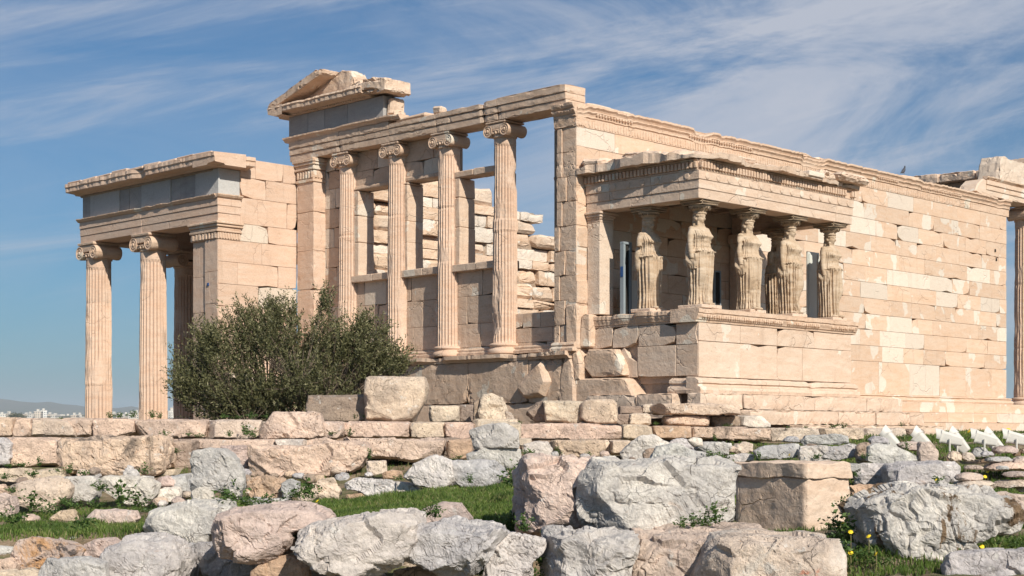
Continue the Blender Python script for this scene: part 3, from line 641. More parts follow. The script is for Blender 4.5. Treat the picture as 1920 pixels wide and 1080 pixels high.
# ---- porch of the statues
PX0, PX1, PY = .33, 6.55, -3.35
mb = MB()
rnd = random.Random(17)
def srow(P0, U, Nn, cuts, z0, z1, **k):
    for a, b_ in zip(cuts[:-1], cuts[1:]): stone(mb, a+.004, b_-.004, z0+.004, z1-.004, P0, U, Nn, .35, .014, rnd.uniform(-.006, .006), (1+rnd.uniform(-.05, .05), rnd.uniform(0, .5), rnd.random()), rnd, k.get('chip', .3), k.get('chips', .09))
srow((PX0, PY), *SO, [0, 1.55, 3.0, 4.05, 6.2], 1.22, 2.02); srow((PX0, PY), *SO, [0, 1.55, 3.0, 4.55], 2.02, 2.44); srow((PX0, PY+.012), *SO, [4.55, 6.2], 2.02, 2.44)
srow((PX0-.004, PY+.016), *W, [0, .62, 1.72, 2.5, 3.33], 1.95, 2.44, chip=.5, chips=.15); srow((PX0-.006, PY+.016), *W, [0, .62, 1.75], 1.25, 1.95); srow((PX0-.004, PY+.016), *W, [1.75, 2.55, 3.33], 1.25, 1.95, chip=.9, chips=.3)
srow((PX1, PY+.016), (0, 1), (1, 0), [0, 1.2, 2.2, 3.3], 1.22, 2.44)
box(mb, PX0+.2, PX1-.2, PY+.2, -.02, .6, 1.2, .01, (.7, 0, .4)); box(mb, PX0+.15, PX1-.15, PY+.15, PY+.68, 1.1, 2.42, .01, (.9, 0, .4)); box(mb, PX0+.15, PX0+.68, PY+.69, -.02, 1.1, 2.42, .01, (.9, 0, .4)); box(mb, PX1-.68, PX1-.15, PY+.69, -.02, 1.1, 2.42, .01, (.9, 0, .4))
pod = mb.build('porch_podium', M['podium'], temple)
mb = MB()
pt = [(-.7, 2.44), (.02, 2.44), (.03, 2.49), (.06, 2.50), (.07, 2.53), (.11, 2.60), (.11, 2.64), (.14, 2.65), (.14, 2.74), (.05, 2.76), (-.7, 2.76)]
moulding(mb, (PX0-.14, PY), *SO, PX1-PX0+.28, pt, 31, .06, .35, .35); moulding(mb, (PX0, PY), *W, 3.36, pt, 33, .06, .55, .75); moulding(mb, (PX1, PY), (0, 1), (1, 0), 3.3, pt, 34, .1, .3, .3)
for i in range(72):
    x = PX0+.02+i*.086
    if n1(x*1.7, 5) > -.5: box(mb, x, x+.05, PY-.125, PY-.06, 2.525, 2.61, .02, (1, .1, .5), .008, rnd)
mb.build('podium_crown', M['trim'], pod)
mb = MB(); pb = [(-.2, .86), (.20, .86), (.22, .93), (.20, 1.0), (.13, 1.02), (.12, 1.07), (.16, 1.09), (.15, 1.15), (.04, 1.21), (-.2, 1.22)]
moulding(mb, (PX0-.2, PY), *SO, PX1-PX0+.25, pb, 35, .1, .25, .4); moulding(mb, (PX0, PY-.03), *W, .75, pb, 36, .1, .3, .4); mb.build('podium_base', M['podium'], pod)
mb = MB(); rnd = random.Random(23)
srow((PX0-.25, PY-.5), *SO, [-.35, 1.2], .50, .855, chip=.9, chips=.12); srow((PX0-.25, PY-.42), *SO, [1.35, 4.2, 6.5, 8.2], .50, .855, chip=.4)
srow((PX0-.3, PY-.85), *SO, [1.05, 4.6, 6.3, 8.6], .16, .495); srow((PX0-.3, PY-1.2), *SO, [2.55, 4.6, 6.9, 9.0], -.42, .155)
srow((PX0-.4, PY-.42), *W, [.85, 1.9, 3.4], .3, .86, chip=.6)
mb.build('porch_steps', M['podium'], temple)
# west flank blocks between the porch and the main wall (broken, in stepped planes)
mb = MB(); rnd = random.Random(29)
prism(mb, [(-1.75, -.4), (-1.75, .80), (-1.45, 1.24), (.20, 1.26), (.26, .95), (.22, -.4)], 0, 'y', .02, .6, (1, .2, .3), .05)
prism(mb, [(-.35, 1.27), (-.9, 1.27), (-1.35, 1.30), (-1.30, 1.55), (-1.05, 1.92), (-.25, 1.94), (-.05, 1.6)], 0, 'y', .10, .6, (1.02, .1, .6), .05)
prism(mb, [(.05, -.4), (.02, 1.1), (.12, 1.70), (.30, 1.90), (.46, 1.45), (.62, -.4)], 0, 'y', -.06, .5, (1.0, .1, .7), .08)
prism(mb, [(-.10, 1.2), (-.16, 1.60), (-.02, 1.92), (.12, 1.90), (.16, 1.5), (.06, 1.15)], 0, 'y', -.02, .5, (1.06, .1, .2), .07)
prism(mb, [(.95, .85), (.75, 1.2), (1.0, 1.72), (1.45, 1.45), (1.85, 1.05), (1.6, .8)], 0, 'y', -.22, .2, (1.04, .1, .8), .13)
for a, b_, z0, z1, xx in ((-.02, .30, 1.95, 3.0, -.03), (.31, .60, 1.95, 2.9, .05), (-.30, -.03, 1.96, 2.75, .12), (-.02, .30, 3.02, 3.6, .02), (.0, .28, 3.62, 4.3, .05), (-.02, .2, 4.32, 4.85, .05)): box(mb, xx, .6, a, b_, z0, z1, .03, (1+rnd.uniform(-.05, .05), .2, rnd.random()), .03, rnd)
mb.build('broken_flank_blocks', M['west'], temple)
# wall pilaster of the porch
mb = MB(); box(mb, PX0+.02, PX0+.50, -.42, -.02, 2.77, 4.93, .012, (1.03, .6, .4), .004, R7)
for e, a, b_ in ((.0, 4.93, 5.0), (.02, 5.0, 5.05), (.05, 5.05, 5.12), (.09, 5.12, 5.18)): box(mb, PX0+.02-e, PX0+.5+e, -.42-e, -.02, a, b_, .012, (1, .3, .4))
mb.build('porch_pilaster', M['podium'], temple)
mb = MB(); box(mb, 5.95, 6.42, -.40, -.02, 2.77, 4.93, .012, (1, .3, .4)); box(mb, 5.86, 6.5, -.48, -.02, 4.93, 5.17, .02, (1, .3, .4)); mb.build('porch_pilaster', M['podium'], temple)
# porch entablature: architrave, dentils, worn cornice slab
mb = MB(); AZ = [5.185, 5.40, 5.60, 5.80]
for q in range(3):
    e = .02*q
    for a, b_ in ((0, 2.2), (2.2, 3.9), (3.9, 5.5), (5.5, 6.22)): box(mb, PX0+a+(.003 if a else -e), PX0+b_-.003+(e if b_ > 6 else 0), PY-e, PY+.55, AZ[q]+.002, AZ[q+1], .008, (1+rnd.uniform(-.04, .04), rnd.uniform(.1, .4), rnd.random()), .003, rnd)
    for a, b_ in ((.552, 1.35), (1.35, 2.6), (2.6, 3.33)): box(mb, PX0-e+.004, PX0+.5, PY+a+.003, PY+b_-.003, AZ[q]+.002, AZ[q+1], .008, (1+rnd.uniform(-.04, .04), rnd.uniform(.1, .4), rnd.random()), .003, rnd); box(mb, PX1-.5, PX1+e-.004, PY+a+.003, PY+b_-.003, AZ[q]+.002, AZ[q+1], .008)
for i in range(15):                      # round bosses on the top band
    x = PX0+.25+i*.41
    lathe_v = []; m = 14
    for r_, o_ in ((.075, 0), (.072, .014), (.05, .02), (.0, .02)):
        for k in range(m): a = 2*math.pi*k/m; lathe_v.append((x+r_*math.cos(a), PY-.041-o_, 5.69+r_*math.sin(a)))
    mb.add(lathe_v, [(q*m+k, q*m+(k+1) % m, (q+1)*m+(k+1) % m, (q+1)*m+k) for q in range(3) for k in range(m)])
for i in range(7):
    y = PY+.3+i*.43; V = []
    for r_, o_ in ((.075, 0), (.072, .014), (.05, .02), (.0, .02)):
        for k in range(m): a = 2*math.pi*k/m; V.append((PX0-.041-o_, y+r_*math.cos(a), 5.69+r_*math.sin(a)))
    mb.add(V, [(q*m+k, q*m+(k+1) % m, (q+1)*m+(k+1) % m, (q+1)*m+k) for q in range(3) for k in range(m)])
mb.build('porch_architrave', M['podium'], temple)
mb = MB(); rnd = random.Random(37)
bed = [(-.5, 5.80), (.05, 5.80), (.05, 5.83), (.035, 5.84), (.035, 6.0), (.06, 6.01), (.10, 6.04), (-.5, 6.05)]
moulding(mb, (PX0, PY), *SO, PX1-PX0+.03, bed, 41, .1, .1, .05); moulding(mb, (PX0, PY), *W, 3.33, bed, 42, .1, .1, .05)
for i in range(58):
    x = PX0-.03+i*.109
    if n1(x*2.1, 6) > -.62: box(mb, x, x+.066, PY-.115, PY-.03, 5.845, 5.99, .01, (1+rnd.uniform(-.08, .05), .1, .4), .005, rnd)
for i in range(31):
    y = PY+.0+i*.108; box(mb, PX0-.115, PX0-.03, y, y+.066, 5.845, 5.99, .01, (1+rnd.uniform(-.08, .05), .1, .4), .005, rnd)
mb.build('dentil_row', M['trim'], temple)
# roof slab with a broken outline
def roof_slab():
    nx, ny = 130, 70; X = np.linspace(-.02, 6.92, nx); Y = np.linspace(-3.78, -.02, ny); xx, yy = np.meshgrid(X, Y, indexing='ij')
    x = xx.copy(); y = yy.copy()
    es = .10+.30*np.clip(fbm(np.stack([X*.9, X*0, X*0+1], 1), 4, 51), -.3, 1); es = np.where((X > 3.3) & (X < 5.0), es+.10, es); ew = .04+.16*np.clip(fbm(np.stack([Y*1.2, Y*0, Y*0+9], 1), 4, 52), -.3, 1); ee = .05+.25*np.abs(fbm(np.stack([Y*1.5, Y*0, Y*0+4], 1), 3, 54))
    ty = (yy+3.78)/3.76; tx = (xx+.02)/6.94
    y = yy+es[:, None]*(1-ty)**4; x = xx+ew[None]*(1-tx)**6-ee[None]*tx**6
    P = np.stack([xx.ravel()*1.4, yy.ravel()*1.4, xx.ravel()*0], 1)
    th = .16+.15*fbm(P, 4, 53).reshape(xx.shape)+.03*fbm(P*5, 3, 58).reshape(xx.shape); edge = np.minimum(np.minimum(ty, 1.0), np.minimum(tx, 1-tx)*3)
    th = np.clip(th, .10, .36)*(.72+.28*sstep(0, .12, edge))
    zb = np.full_like(th, 6.055)+.012*fbm(P*6, 2, 57).reshape(xx.shape)
    V = np.concatenate([np.stack([x, y, zb+th], -1).reshape(-1, 3), np.stack([x*.998+.006, y*.994, zb], -1).reshape(-1, 3)]); N0 = nx*ny
    i = (np.arange(nx-1)[:, None]*ny+np.arange(ny-1)[None]).ravel(); F = [(a, a+ny, a+ny+1, a+1) for a in i]+[(N0+a, N0+a+1, N0+a+ny+1, N0+a+ny) for a in i]
    ring = [k for k in range(nx)]; per = [k*ny for k in range(nx)]+[(nx-1)*ny+k for k in range(1, ny)]+[k*ny+ny-1 for k in range(nx-2, -1, -1)]+[k for k in range(ny-2, 0, -1)]
    for a, b_ in zip(per, per[1:]+per[:1]): F.append((a, N0+a, N0+b_, b_))
    T = np.tile(np.array([[1.0, .25, .4]]), (len(V), 1)); return link('porch_cornice', mesh_np('porch_cornice', V, F, T), M['podium'], temple)
roof_slab()
mb = MB(); rnd = random.Random(61)
for (x0, x1, y0, y1, z0, z1) in ((.05, .6, -.7, -.05, 6.2, 6.38), (.1, .9, -2.4, -1.3, 6.22, 6.36), (4.9, 5.5, -3.62, -2.9, 6.1, 6.32), (5.6, 6.8, -3.72, -2.2, 6.16, 6.42), (3.2, 4.5, -3.2, -2.2, 6.2, 6.33), (1.2, 2.6, -3.3, -2.3, 6.22, 6.34)): box(mb, x0, x1, y0, y1, z0, z1, .08, (1.03, .3, rnd.random()), .05, rnd)
mb.build('roof_fragments', M['podium'], temple)
mb = MB(); box(mb, 4.15, 4.8, -3.70, -3.3, 6.10, 6.22, .01, (1.1, 1, .4)); mb.build('white_repair_block', M['south'], temple)
# coffered underside and dark inner floor
mb = MB()
for i in range(7): box(mb, PX0+.5+i*.85, PX0+.68+i*.85, PY+.5, -.05, 5.62, 6.03, .02, (.9, 0, .3))
for j in range(4): box(mb, PX0+.4, PX1-.4, PY+.7+j*.78, PY+.86+j*.78, 5.68, 6.02, .02, (.9, 0, .3))
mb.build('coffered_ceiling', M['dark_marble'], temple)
# ---- north porch
NX = -2.73
mb = MB()
masonry(mb, (NX, 10.62), *SO, lv(-2.6, 5.24, 13), 2.66, 1.25, 70, white=.12, chip=.25, chips=.06, vary=.07)
masonry(mb, (NX+.72, 10.62), *SO, [5.24, 5.72, 6.44, 7.0, 7.52], 1.95, 1.0, 71, white=.1, chip=.35, chips=.08, vary=.06)
masonry(mb, (NX-.004, 10.635), *W, lv(-2.6, 5.24, 9), .62, .62, 72, white=.1, vary=.04); masonry(mb, (NX+.05, 11.28), *W, lv(-2.6, 5.24, 8), .62, .62, 73, white=.05, vary=.04)
box(mb, NX+.2, -.08, 10.8, 11.8, -2.6, 7.45, .02, (.7, 0, .3)); box(mb, NX+.73, -.08, 10.72, 11.7, 5.24, 7.52, .02, (.9, 0, .3))
mb.build('north_porch_wall', M['shaft'], temple)
mb = MB(); box(mb, NX+.10, NX+.35, 10.55, 10.612, 3.3, 3.4, .01)
mb = MB(); rnd = random.Random(81)
for e, a, b_ in ((.0, 5.24, 5.44), (.04, 5.44, 5.50), (.02, 5.50, 5.58), (.07, 5.58, 5.65), (.11, 5.65, 5.715)): box(mb, NX-.02-e, NX+.72+e*.5, 10.60-e, 11.92, a, b_, .012, (1, .2, .4), .006, rnd)
for i in range(8): box(mb, NX+.02+i*.088, NX+.07+i*.088, 10.57, 10.60, 5.26, 5.42, .015); box(mb, NX-.05, NX-.02, 10.66+i*.15, 10.76+i*.15, 5.26, 5.42, .02, (1, .2, .4), .008, rnd)
mb.build('porch_anta_capital', M['trim'], temple)
mb = MB(); rnd = random.Random(82)
for k, (a, b_) in enumerate(((10.62, 14.4), (14.4, 17.85))):
    for q, (z0, z1) in enumerate(((5.725, 5.94), (5.94, 6.15), (6.15, 6.35))): e = .015+.02*q; box(mb, NX-e, NX+.72, a-(e if k == 0 else -.003), b_-.003, z0+.002, z1, .01, (1+rnd.uniform(-.03, .03), .2, rnd.random()), .004, rnd)
box(mb, NX+.7, 8, 17.1, 17.86, 5.725, 6.35, .02, (.9, .1, .3))
mb.build('porch_architrave', M['shaft'], temple)
mb = MB(); moulding(mb, (NX-.055, 10.6), *W, 7.3, [(-.3, 6.352), (.02, 6.352), (.05, 6.38), (.10, 6.43), (.10, 6.455), (-.3, 6.46)], 83, .08, .5, .8); moulding(mb, (NX-.1, 10.56), *SO, .82, [(-.3, 6.352), (.0, 6.352), (.05, 6.38), (.09, 6.43), (.09, 6.455), (-.3, 6.46)], 84, .08, .2, .2); mb.build('architrave_crown', M['trim'], temple)
mb = MB()
for k, (a, b_, wv, o_) in enumerate(((10.64, 11.75, .95, 0), (11.76, 12.55, .1, .03), (12.56, 13.0, 0, .05), (13.01, 14.5, .9, 0), (14.51, 15.2, .1, .04), (15.21, 15.7, .05, .03), (15.71, 17.35, .9, 0), (17.36, 17.8, .2, .01))):
    box(mb, NX+.02+o_, NX+.6, a, b_, 6.465, 7.17, .01, (1.0+.04*(-1)**k, wv, .1+k*.11), .003, R7)
box(mb, NX+.03, NX+.715, 10.632, 10.9, 6.467, 7.168, .01, (1.02, .95, .1))
mb.build('grey_frieze', M['grey'], temple)
mb = MB(); pc = [(-.6, 7.18), (.08, 7.18), (.12, 7.22), (.40, 7.24), (.42, 7.26), (.42, 7.37), (.45, 7.40), (.44, 7.50), (-.6, 7.54)]
moulding(mb, (NX, 10.18), *W, 7.85, pc, 85, .07, .22, .28); moulding(mb, (NX-.42, 10.62), *SO, 1.35, pc, 86, .07, .2, .1)
rnd = random.Random(87)
for i in range(9): a = 10.4+i*.85; box(mb, NX-.38, NX+.5, a, a+.8, 7.49, 7.55+rnd.random()*.04, .02, (1.05, .5, rnd.random()), .015, rnd)
mb.build('porch_cornice', M['shaft'], temple)
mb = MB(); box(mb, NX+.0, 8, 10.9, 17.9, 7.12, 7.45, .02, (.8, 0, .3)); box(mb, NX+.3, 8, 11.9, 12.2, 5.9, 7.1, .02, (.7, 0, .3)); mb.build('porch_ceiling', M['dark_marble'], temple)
for k, (x, y, js, wn) in enumerate(((-2.35, 17.45, (-.5, 1.4, 3.9), .35), (-2.35, 14.42, (-.45, 1.35, 4.1), .35), (.75, 17.45, (-.4, 1.5, 3.8), .4))):
    column(x, y, -2.3, 5.72, .43, .365, M['shaft'], 90+k, True, 1.02, .50, js, nrm=(-1, 0) if k < 2 else (0, 1), worn=wn)
mb = MB(); box(mb, NX-.6, 8, 10.7, 18.6, -3.2, -2.31, .03); mb.build('porch_platform', M['shaft'], temple)
mb = MB(); box(mb, NX-.035, NX+.01, 11.04, 11.11, 3.99, 4.07, .006); mb.build('number_plate', M['sign_blue'], temple)
# ---- east portico seen past the end of the south wall
mb = MB()
prism(mb, [(19.05, 7.80), (19.25, 8.05), (19.55, 8.24), (25.2, 8.24), (25.2, 7.74), (19.3, 7.74)], 0, 'x', -.12, .55, (1.02, .6, .3), .05)
for z in (7.91, 8.08): box(mb, 19.75, 25.15, -.145-(z-7.9)*.12, -.1, z, z+.155, .006, (1.03, .5, .6))
moulding(mb, (19.7, -.12), *SO, 5.5, [(-.1, 8.24), (.03, 8.24), (.10, 8.31), (.10, 8.35), (-.1, 8.36)], 95, .1, .2, .2)
mb.build('east_architrave', M['south'], temple)
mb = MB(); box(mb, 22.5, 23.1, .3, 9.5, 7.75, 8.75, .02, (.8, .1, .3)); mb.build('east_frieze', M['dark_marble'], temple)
mb = MB(); rnd = random.Random(96)
for a, b_ in ((.95, 1.5), (1.52, 2.9), (2.92, 4.4), (4.42, 6.5)): box(mb, 22.1, 23.2, a, b_, 8.76, 9.06+rnd.uniform(-.03, .03), .03, (.95+rnd.random()*.15, .4, rnd.random()), .03, rnd)
prism(mb, [(21.0, 8.37), (21.15, 9.0), (21.3, 9.25), (21.7, 9.18), (23.2, 9.2), (25, 9.15), (25, 8.37)], 0, 'x', .05, .9, (.95, .7, .2), .06)
box(mb, 23.0, 25, .1, .8, 9.2, 9.42, .05, (.9, .4, .2), .03, rnd)
mb.build('east_cornice', M['podium'], temple)
column(23.45, .35, .92, 7.735, .38, .33, M['shaft'], 99, True, .95, .46, (2.9, 5.1), nrm=(0, -1), worn=.5)
for c in list(temple.children):
    k = c.name.split('.')[0]
    w = dict(gable_block=(.12, .03, .12), raking_cornice=(.12, .02, .09), broken_cornice_block=(.11, .04, .14), roof_fragments=(.12, .03, .10), south_west_pier=(.14, .006, .03), broken_flank_blocks=(.13, .008, .035), east_cornice=(.16, .03, .10), inner_north_wall=(.24, .012, .05), west_architrave=(.20, .008, .045), porch_steps=(.2, .012, .06), wall_coping=(.3, .02, .06), lower_west_wall=(.2, .014, .07), frieze_backing=(.12, .03, .1), porch_cornice=(.0, .0, .0), east_architrave=(.25, .01, .06), pier_capital=(.09, .01, .05), north_west_anta=(.25, .005, .05), white_repair_block=(.1, .003, .01)).get(k)
    if w and w[0] > 0: weather(c, w[0], w[1], w[2], len(k))
# ---------------------------------------------------------------- caryatid statues
def caryatid_mesh(seed, mirror, arm):
    """a standing draped woman: one continuous surface. mirror flips the bent leg; arm = which upper arms survive"""
    rnd = random.Random(seed); mb = MB(); s = -1 if mirror else 1
    H = [0, .03, .10, .3, .55, .8, .95, 1.08, 1.15, 1.19, 1.215, 1.235, 1.30, 1.40, 1.48, 1.55, 1.62, 1.68, 1.725, 1.76, 1.785, 1.81, 1.85, 1.90]
    A = [.225, .235, .230, .225, .235, .252, .262, .262, .268, .278, .280, .255, .232, .212, .218, .236, .248, .262, .255, .200, .130, .085, .074, .070]
    B = [.185, .195, .190, .180, .185, .196, .202, .205, .215, .228, .226, .190, .168, .155, .165, .180, .168, .148, .125, .105, .090, .078, .076, .074]
    Y = [0, 0, 0, 0, 0, 0, 0, 0, -.005, -.008, -.006, 0, 0, 0, -.006, -.012, -.004, .004, .01, .012, .01, 0, -.004, -.006]
    nh, na = 240, 176; hs = np.linspace(0, 1.90, nh); th = np.arange(na)*2*math.pi/na
    a = np.interp(hs, H, A); b = np.interp(hs, H, B); y0 = np.interp(hs, H, Y); sway = s*.022*np.sin(hs/1.9*math.pi*1.2)
    hh, tt = np.meshgrid(hs, th, indexing='ij')
    cx, sy = np.cos(tt), np.sin(tt)                      # front is -y: tt = -pi/2
    x = a[:, None]*np.sign(cx)*np.abs(cx)**.88; y = b[:, None]*np.sign(sy)*np.abs(sy)**.88
    front = np.clip(-sy, 0, 1)
    ang = np.arctan2(-cx*s, -sy)                         # angle from the front, positive to the bent-leg side
    # bent leg: thigh and knee push forward and out under smooth cloth
    leg = np.exp(-((ang-.62)/.42)**2)
    push = leg*(.075*np.exp(-((hh-.68)/.22)**2)+.03*np.exp(-((hh-.95)/.2)**2)-.045*np.exp(-((hh-.25)/.2)**2))
    # deep vertical folds of the skirt, dying out over the bent leg
    P = np.stack([np.cos(tt).ravel()*2.2, np.sin(tt).ravel()*2.2, hh.ravel()*.45], 1); ph = fbm(P, 3, seed).reshape(tt.shape)
    fold = np.sin(tt*21+ph*3.0+hh*.4*s); fold = np.sign(fold)*np.abs(fold)**.6
    skirt = sstep(1.20, 1.12, hh)*(1-.88*leg*sstep(.12, .4, hh))
    P2 = np.stack([np.cos(tt).ravel()*6, np.sin(tt).ravel()*6, hh.ravel()*1.5+seed], 1); f2 = fbm(P2, 3, seed+3).reshape(tt.shape)
    bod = sstep(1.18, 1.22, hh)*sstep(1.78, 1.62, hh)
    fold2 = np.sin(tt*30+ph*5+hh*6*np.sign(cx)*.6)
    # chest
    br = sum(np.exp(-((ang-q)/.33)**2-((hh-1.545)/.062)**2) for q in (-.55, .55))*.042
    # arching edge of the overfold pulled up at the middle
    hem = np.exp(-((hh-(1.205+.03*np.cos(ang*1.5)))/.022)**2)*.026+.012*np.exp(-((hh-1.26)/.02)**2)
    r = push+skirt*(fold*.032+f2*.010)+bod*(fold2*.013+f2*.012)+br+hem*(1+.5*f2)
    lines = (np.abs(ang+.1) < .12)*bod*0
    nx, ny = cx, sy
    x = x+nx*r+sway[:, None]; y = y+ny*r+y0[:, None]
    V = np.stack([x, y, hh], -1).reshape(-1, 3); F = []
    i = np.arange(nh-1)[:, None]*na; k = np.arange(na)[None]
    F = np.stack([i+k, i+(k+1) % na, i+na+(k+1) % na, i+na+k], -1).reshape(-1, 4).tolist(); F.append(list(range(na))[::-1]); F.append([(nh-1)*na+q for q in range(na)])
    mb.add(V, F)
    def blob(c, rx, ry, rz, n=20, m=14, fn=None):
        V = []; F = []
        for q in range(1, m):
            p = math.pi*q/m
            for k in range(n):
                t = 2*math.pi*k/n; v = np.array((math.sin(p)*math.cos(t), math.sin(p)*math.sin(t), math.cos(p))); w = v*np.array((rx, ry, rz))
                if fn: w = fn(v, w)
                V.append(np.array(c)+w)
        t0 = len(V); V.append(np.array(c)+np.array((0, 0, rz))); V.append(np.array(c)-np.array((0, 0, rz)))
        for q in range(m-2):
            for k in range(n): F.append((q*n+k, q*n+n+k, q*n+n+(k+1) % n, q*n+(k+1) % n))
        for k in range(n): F.append((t0, k, (k+1) % n)); F.append((t0+1, (m-2)*n+(k+1) % n, (m-2)*n+k))
        mb.add(V, F)
    hx = sway[-1]; hz = 1.965
    def face(v, w):
        x, y, z = v
        if y < 0:
            g = lambda x0, z0, sx, sz: math.exp(-((x-x0)/sx)**2-((z-z0)/sz)**2)
            w = w+np.array((0, -.022*g(0, -.18, .16, .22)-.010*g(0, .16, .5, .12)+.020*(g(.38, -.02, .2, .13)+g(-.38, -.02, .2, .13))-.010*g(0, -.55, .25, .06)-.010*g(0, -.68, .25, .05)+.008*g(0, -.615, .22, .03)-.014*g(0, -.88, .3, .15), 0))
        return w
    blob((hx, -.010, hz), .088, .112, .142, 36, 26, face)
    blob((hx, -.128, hz-.028), .015, .024, .034, 10, 8); 
    for q in range(17):                                     # rolled hair round the brow
        t = math.pi*(1.08+.84*q/16) if q < 17 else 0
        blob((hx+.090*math.cos(t), .012+.112*math.sin(t), hz+.062+.012*math.sin(q*2.1)), .030, .028, .034, 8, 6)
    blob((hx, .045, hz+.03), .105, .098, .125); blob((hx, .10, hz-.12), .075, .055, .16); blob((hx, .125, 1.72), .070, .045, .17)
    for q in (-1, 1):
        blob((hx+q*.090, .02, hz-.02), .018, .03, .035, 8, 6)
        for j in range(6): blob((hx+q*(.075+.012*j), -.03-.008*j+.0*j, 1.86-.045*j), .026, .026, .034, 8, 6)   # locks on the shoulders
    def limb(pts, rad): tube(mb, pts, rad, 18)
    for q in (-1, 1):
        S0 = (hx+q*.225, .01, 1.705); blob(S0, .072, .075, .075)
        full = arm[0 if q < 0 else 1]
        if full == 0: limb([S0, (hx+q*.272, .005, 1.56), (hx+q*.285, .0, 1.43)], [.070, .062, .056])
        else:
            limb([S0, (hx+q*.278, .0, 1.56), (hx+q*.292, -.005, 1.36), (hx+q*.300, -.03, 1.16), (hx+q*.285, -.05, 1.04)], [.070, .062, .054, .050, .048])
            for j in range(7):                              # cloth gathered over the hanging arm
                limb([(hx+q*(.27+.01*math.sin(j)), .10-.035*j, 1.16+.02*math.sin(j*2)), (hx+q*(.315-.01*j), .06-.03*j, 1.0-.03*(j % 3)), (hx+q*.25, .02-.02*j, .86-.05*(j % 2))], [.03, .034, .022])
        blob((hx+q*.235, .085, 1.15), .05, .075, .30)       # mantle hanging behind
    # feet under the hem
    for q in (-1, 1): blob((q*.105+s*(.02), -.185-(.05 if q == -s else 0), .028), .05, .085, .04)
    me0 = mesh_np('raw', mb.v, mb.f); o = link('raw', me0, None)
    md = o.modifiers.new('r', 'REMESH'); md.mode = 'VOXEL'; md.voxel_size = .0085; md.use_smooth_shade = True
    bpy.context.view_layer.update(); dg = bpy.context.evaluated_depsgraph_get(); me = bpy.data.meshes.new_from_object(o.evaluated_get(dg)); bpy.data.objects.remove(o); bpy.data.meshes.remove(me0)
    n = len(me.vertices); co = np.empty(n*3, np.float32); me.vertices.foreach_get('co', co); co = co.reshape(-1, 3); nr = np.empty(n*3, np.float32); me.vertices.foreach_get('normal', nr); nr = nr.reshape(-1, 3)
    co = co+nr*(fbm(co*9+seed, 4, seed)*.003+np.minimum(0, fbm(co*3.5+seed, 3, seed+8)+.32)*.035)[:, None]
    me.vertices.foreach_set('co', co.astype(np.float32).ravel()); me.polygons.foreach_set('use_smooth', np.ones(len(me.polygons), bool))
    a_ = me.color_attributes.new('tint', 'FLOAT_COLOR', 'POINT'); t = np.ones((n, 4), np.float32); t[:, 1] = .15; t[:, 2] = (seed % 7)/7; a_.data.foreach_set('color', t.ravel()); me.update(); me.name = 'figure'; return me
CS = [(.82, -1.52, 0, (0, 0), 'north pilaster'), (.82, -3.0, 0, (1, 0), ''), (2.66, -3.0, 0, (1, 0), ''), (4.36, -3.0, 1, (1, 1), ''), (6.10, -3.0, 1, (1, 0), ''), (6.05, -1.45, 1, (0, 0), '')]
CL = ['armless caryatid statue at the wall end of the porch, nearest the blue metal frame',
      'caryatid statue at the near outer corner of the porch, standing on the thickest plinth',
      'caryatid statue on the porch front, next to the right of the near corner one',
      'caryatid statue directly in front of the tall pale board, second from the far corner',
      'caryatid statue at the far right front corner of the porch',
      'caryatid statue standing in shade at the back, half hidden behind the front row']
def caps():
    mb = MB(); lathe(mb, 0, 0, [(.100, 2.045), (.125, 2.06), (.130, 2.085), (.112, 2.10), (.118, 2.115), (.165, 2.165), (.205, 2.215), (.212, 2.235), (.19, 2.25)], 36)
    rnd = random.Random(4)
    for k in range(18): a = 2*math.pi*k/18; c, s_ = .178*math.cos(a), .178*math.sin(a); box(mb, c-.022, c+.022, s_-.022, s_+.022, 2.155, 2.225, .012, (1, .1, .5), .006, rnd)
    box(mb, -.245, .245, -.245, .245, 2.246, 2.30, .012, (1, .2, .5), .005, rnd); box(mb, -.265, .265, -.265, .265, 2.302, 2.345, .015, (1, .2, .5), .005, rnd); return mb
for k, (x, y, mir, arm, _) in enumerate(CS):
    t = empty('caryatid', (x, y, 2.84), CL[k], 'statue', 'caryatid statues carrying the porch roof')
    o = link('figure', caryatid_mesh(101+k, mir, arm), M['statue'], t); o.scale = (1.17, 1.14, 1)
    c = caps().build('capital', M['statue'], None, (0, 0, 0), True); c.parent = t; c.scale = (1.22, 1.22, 1)
    for q in ('label', 'category'): 
        if q in c: del c[q]
    p = MB(); e = .36 if k == 1 else .31; box(p, -e, e, -e*.95, e*.95, -.078, .004, .012, (1, .4, k/7), .006, random.Random(k)); p = p.build('plinth', M['podium'], None, (0, 0, 0)); p.parent = t
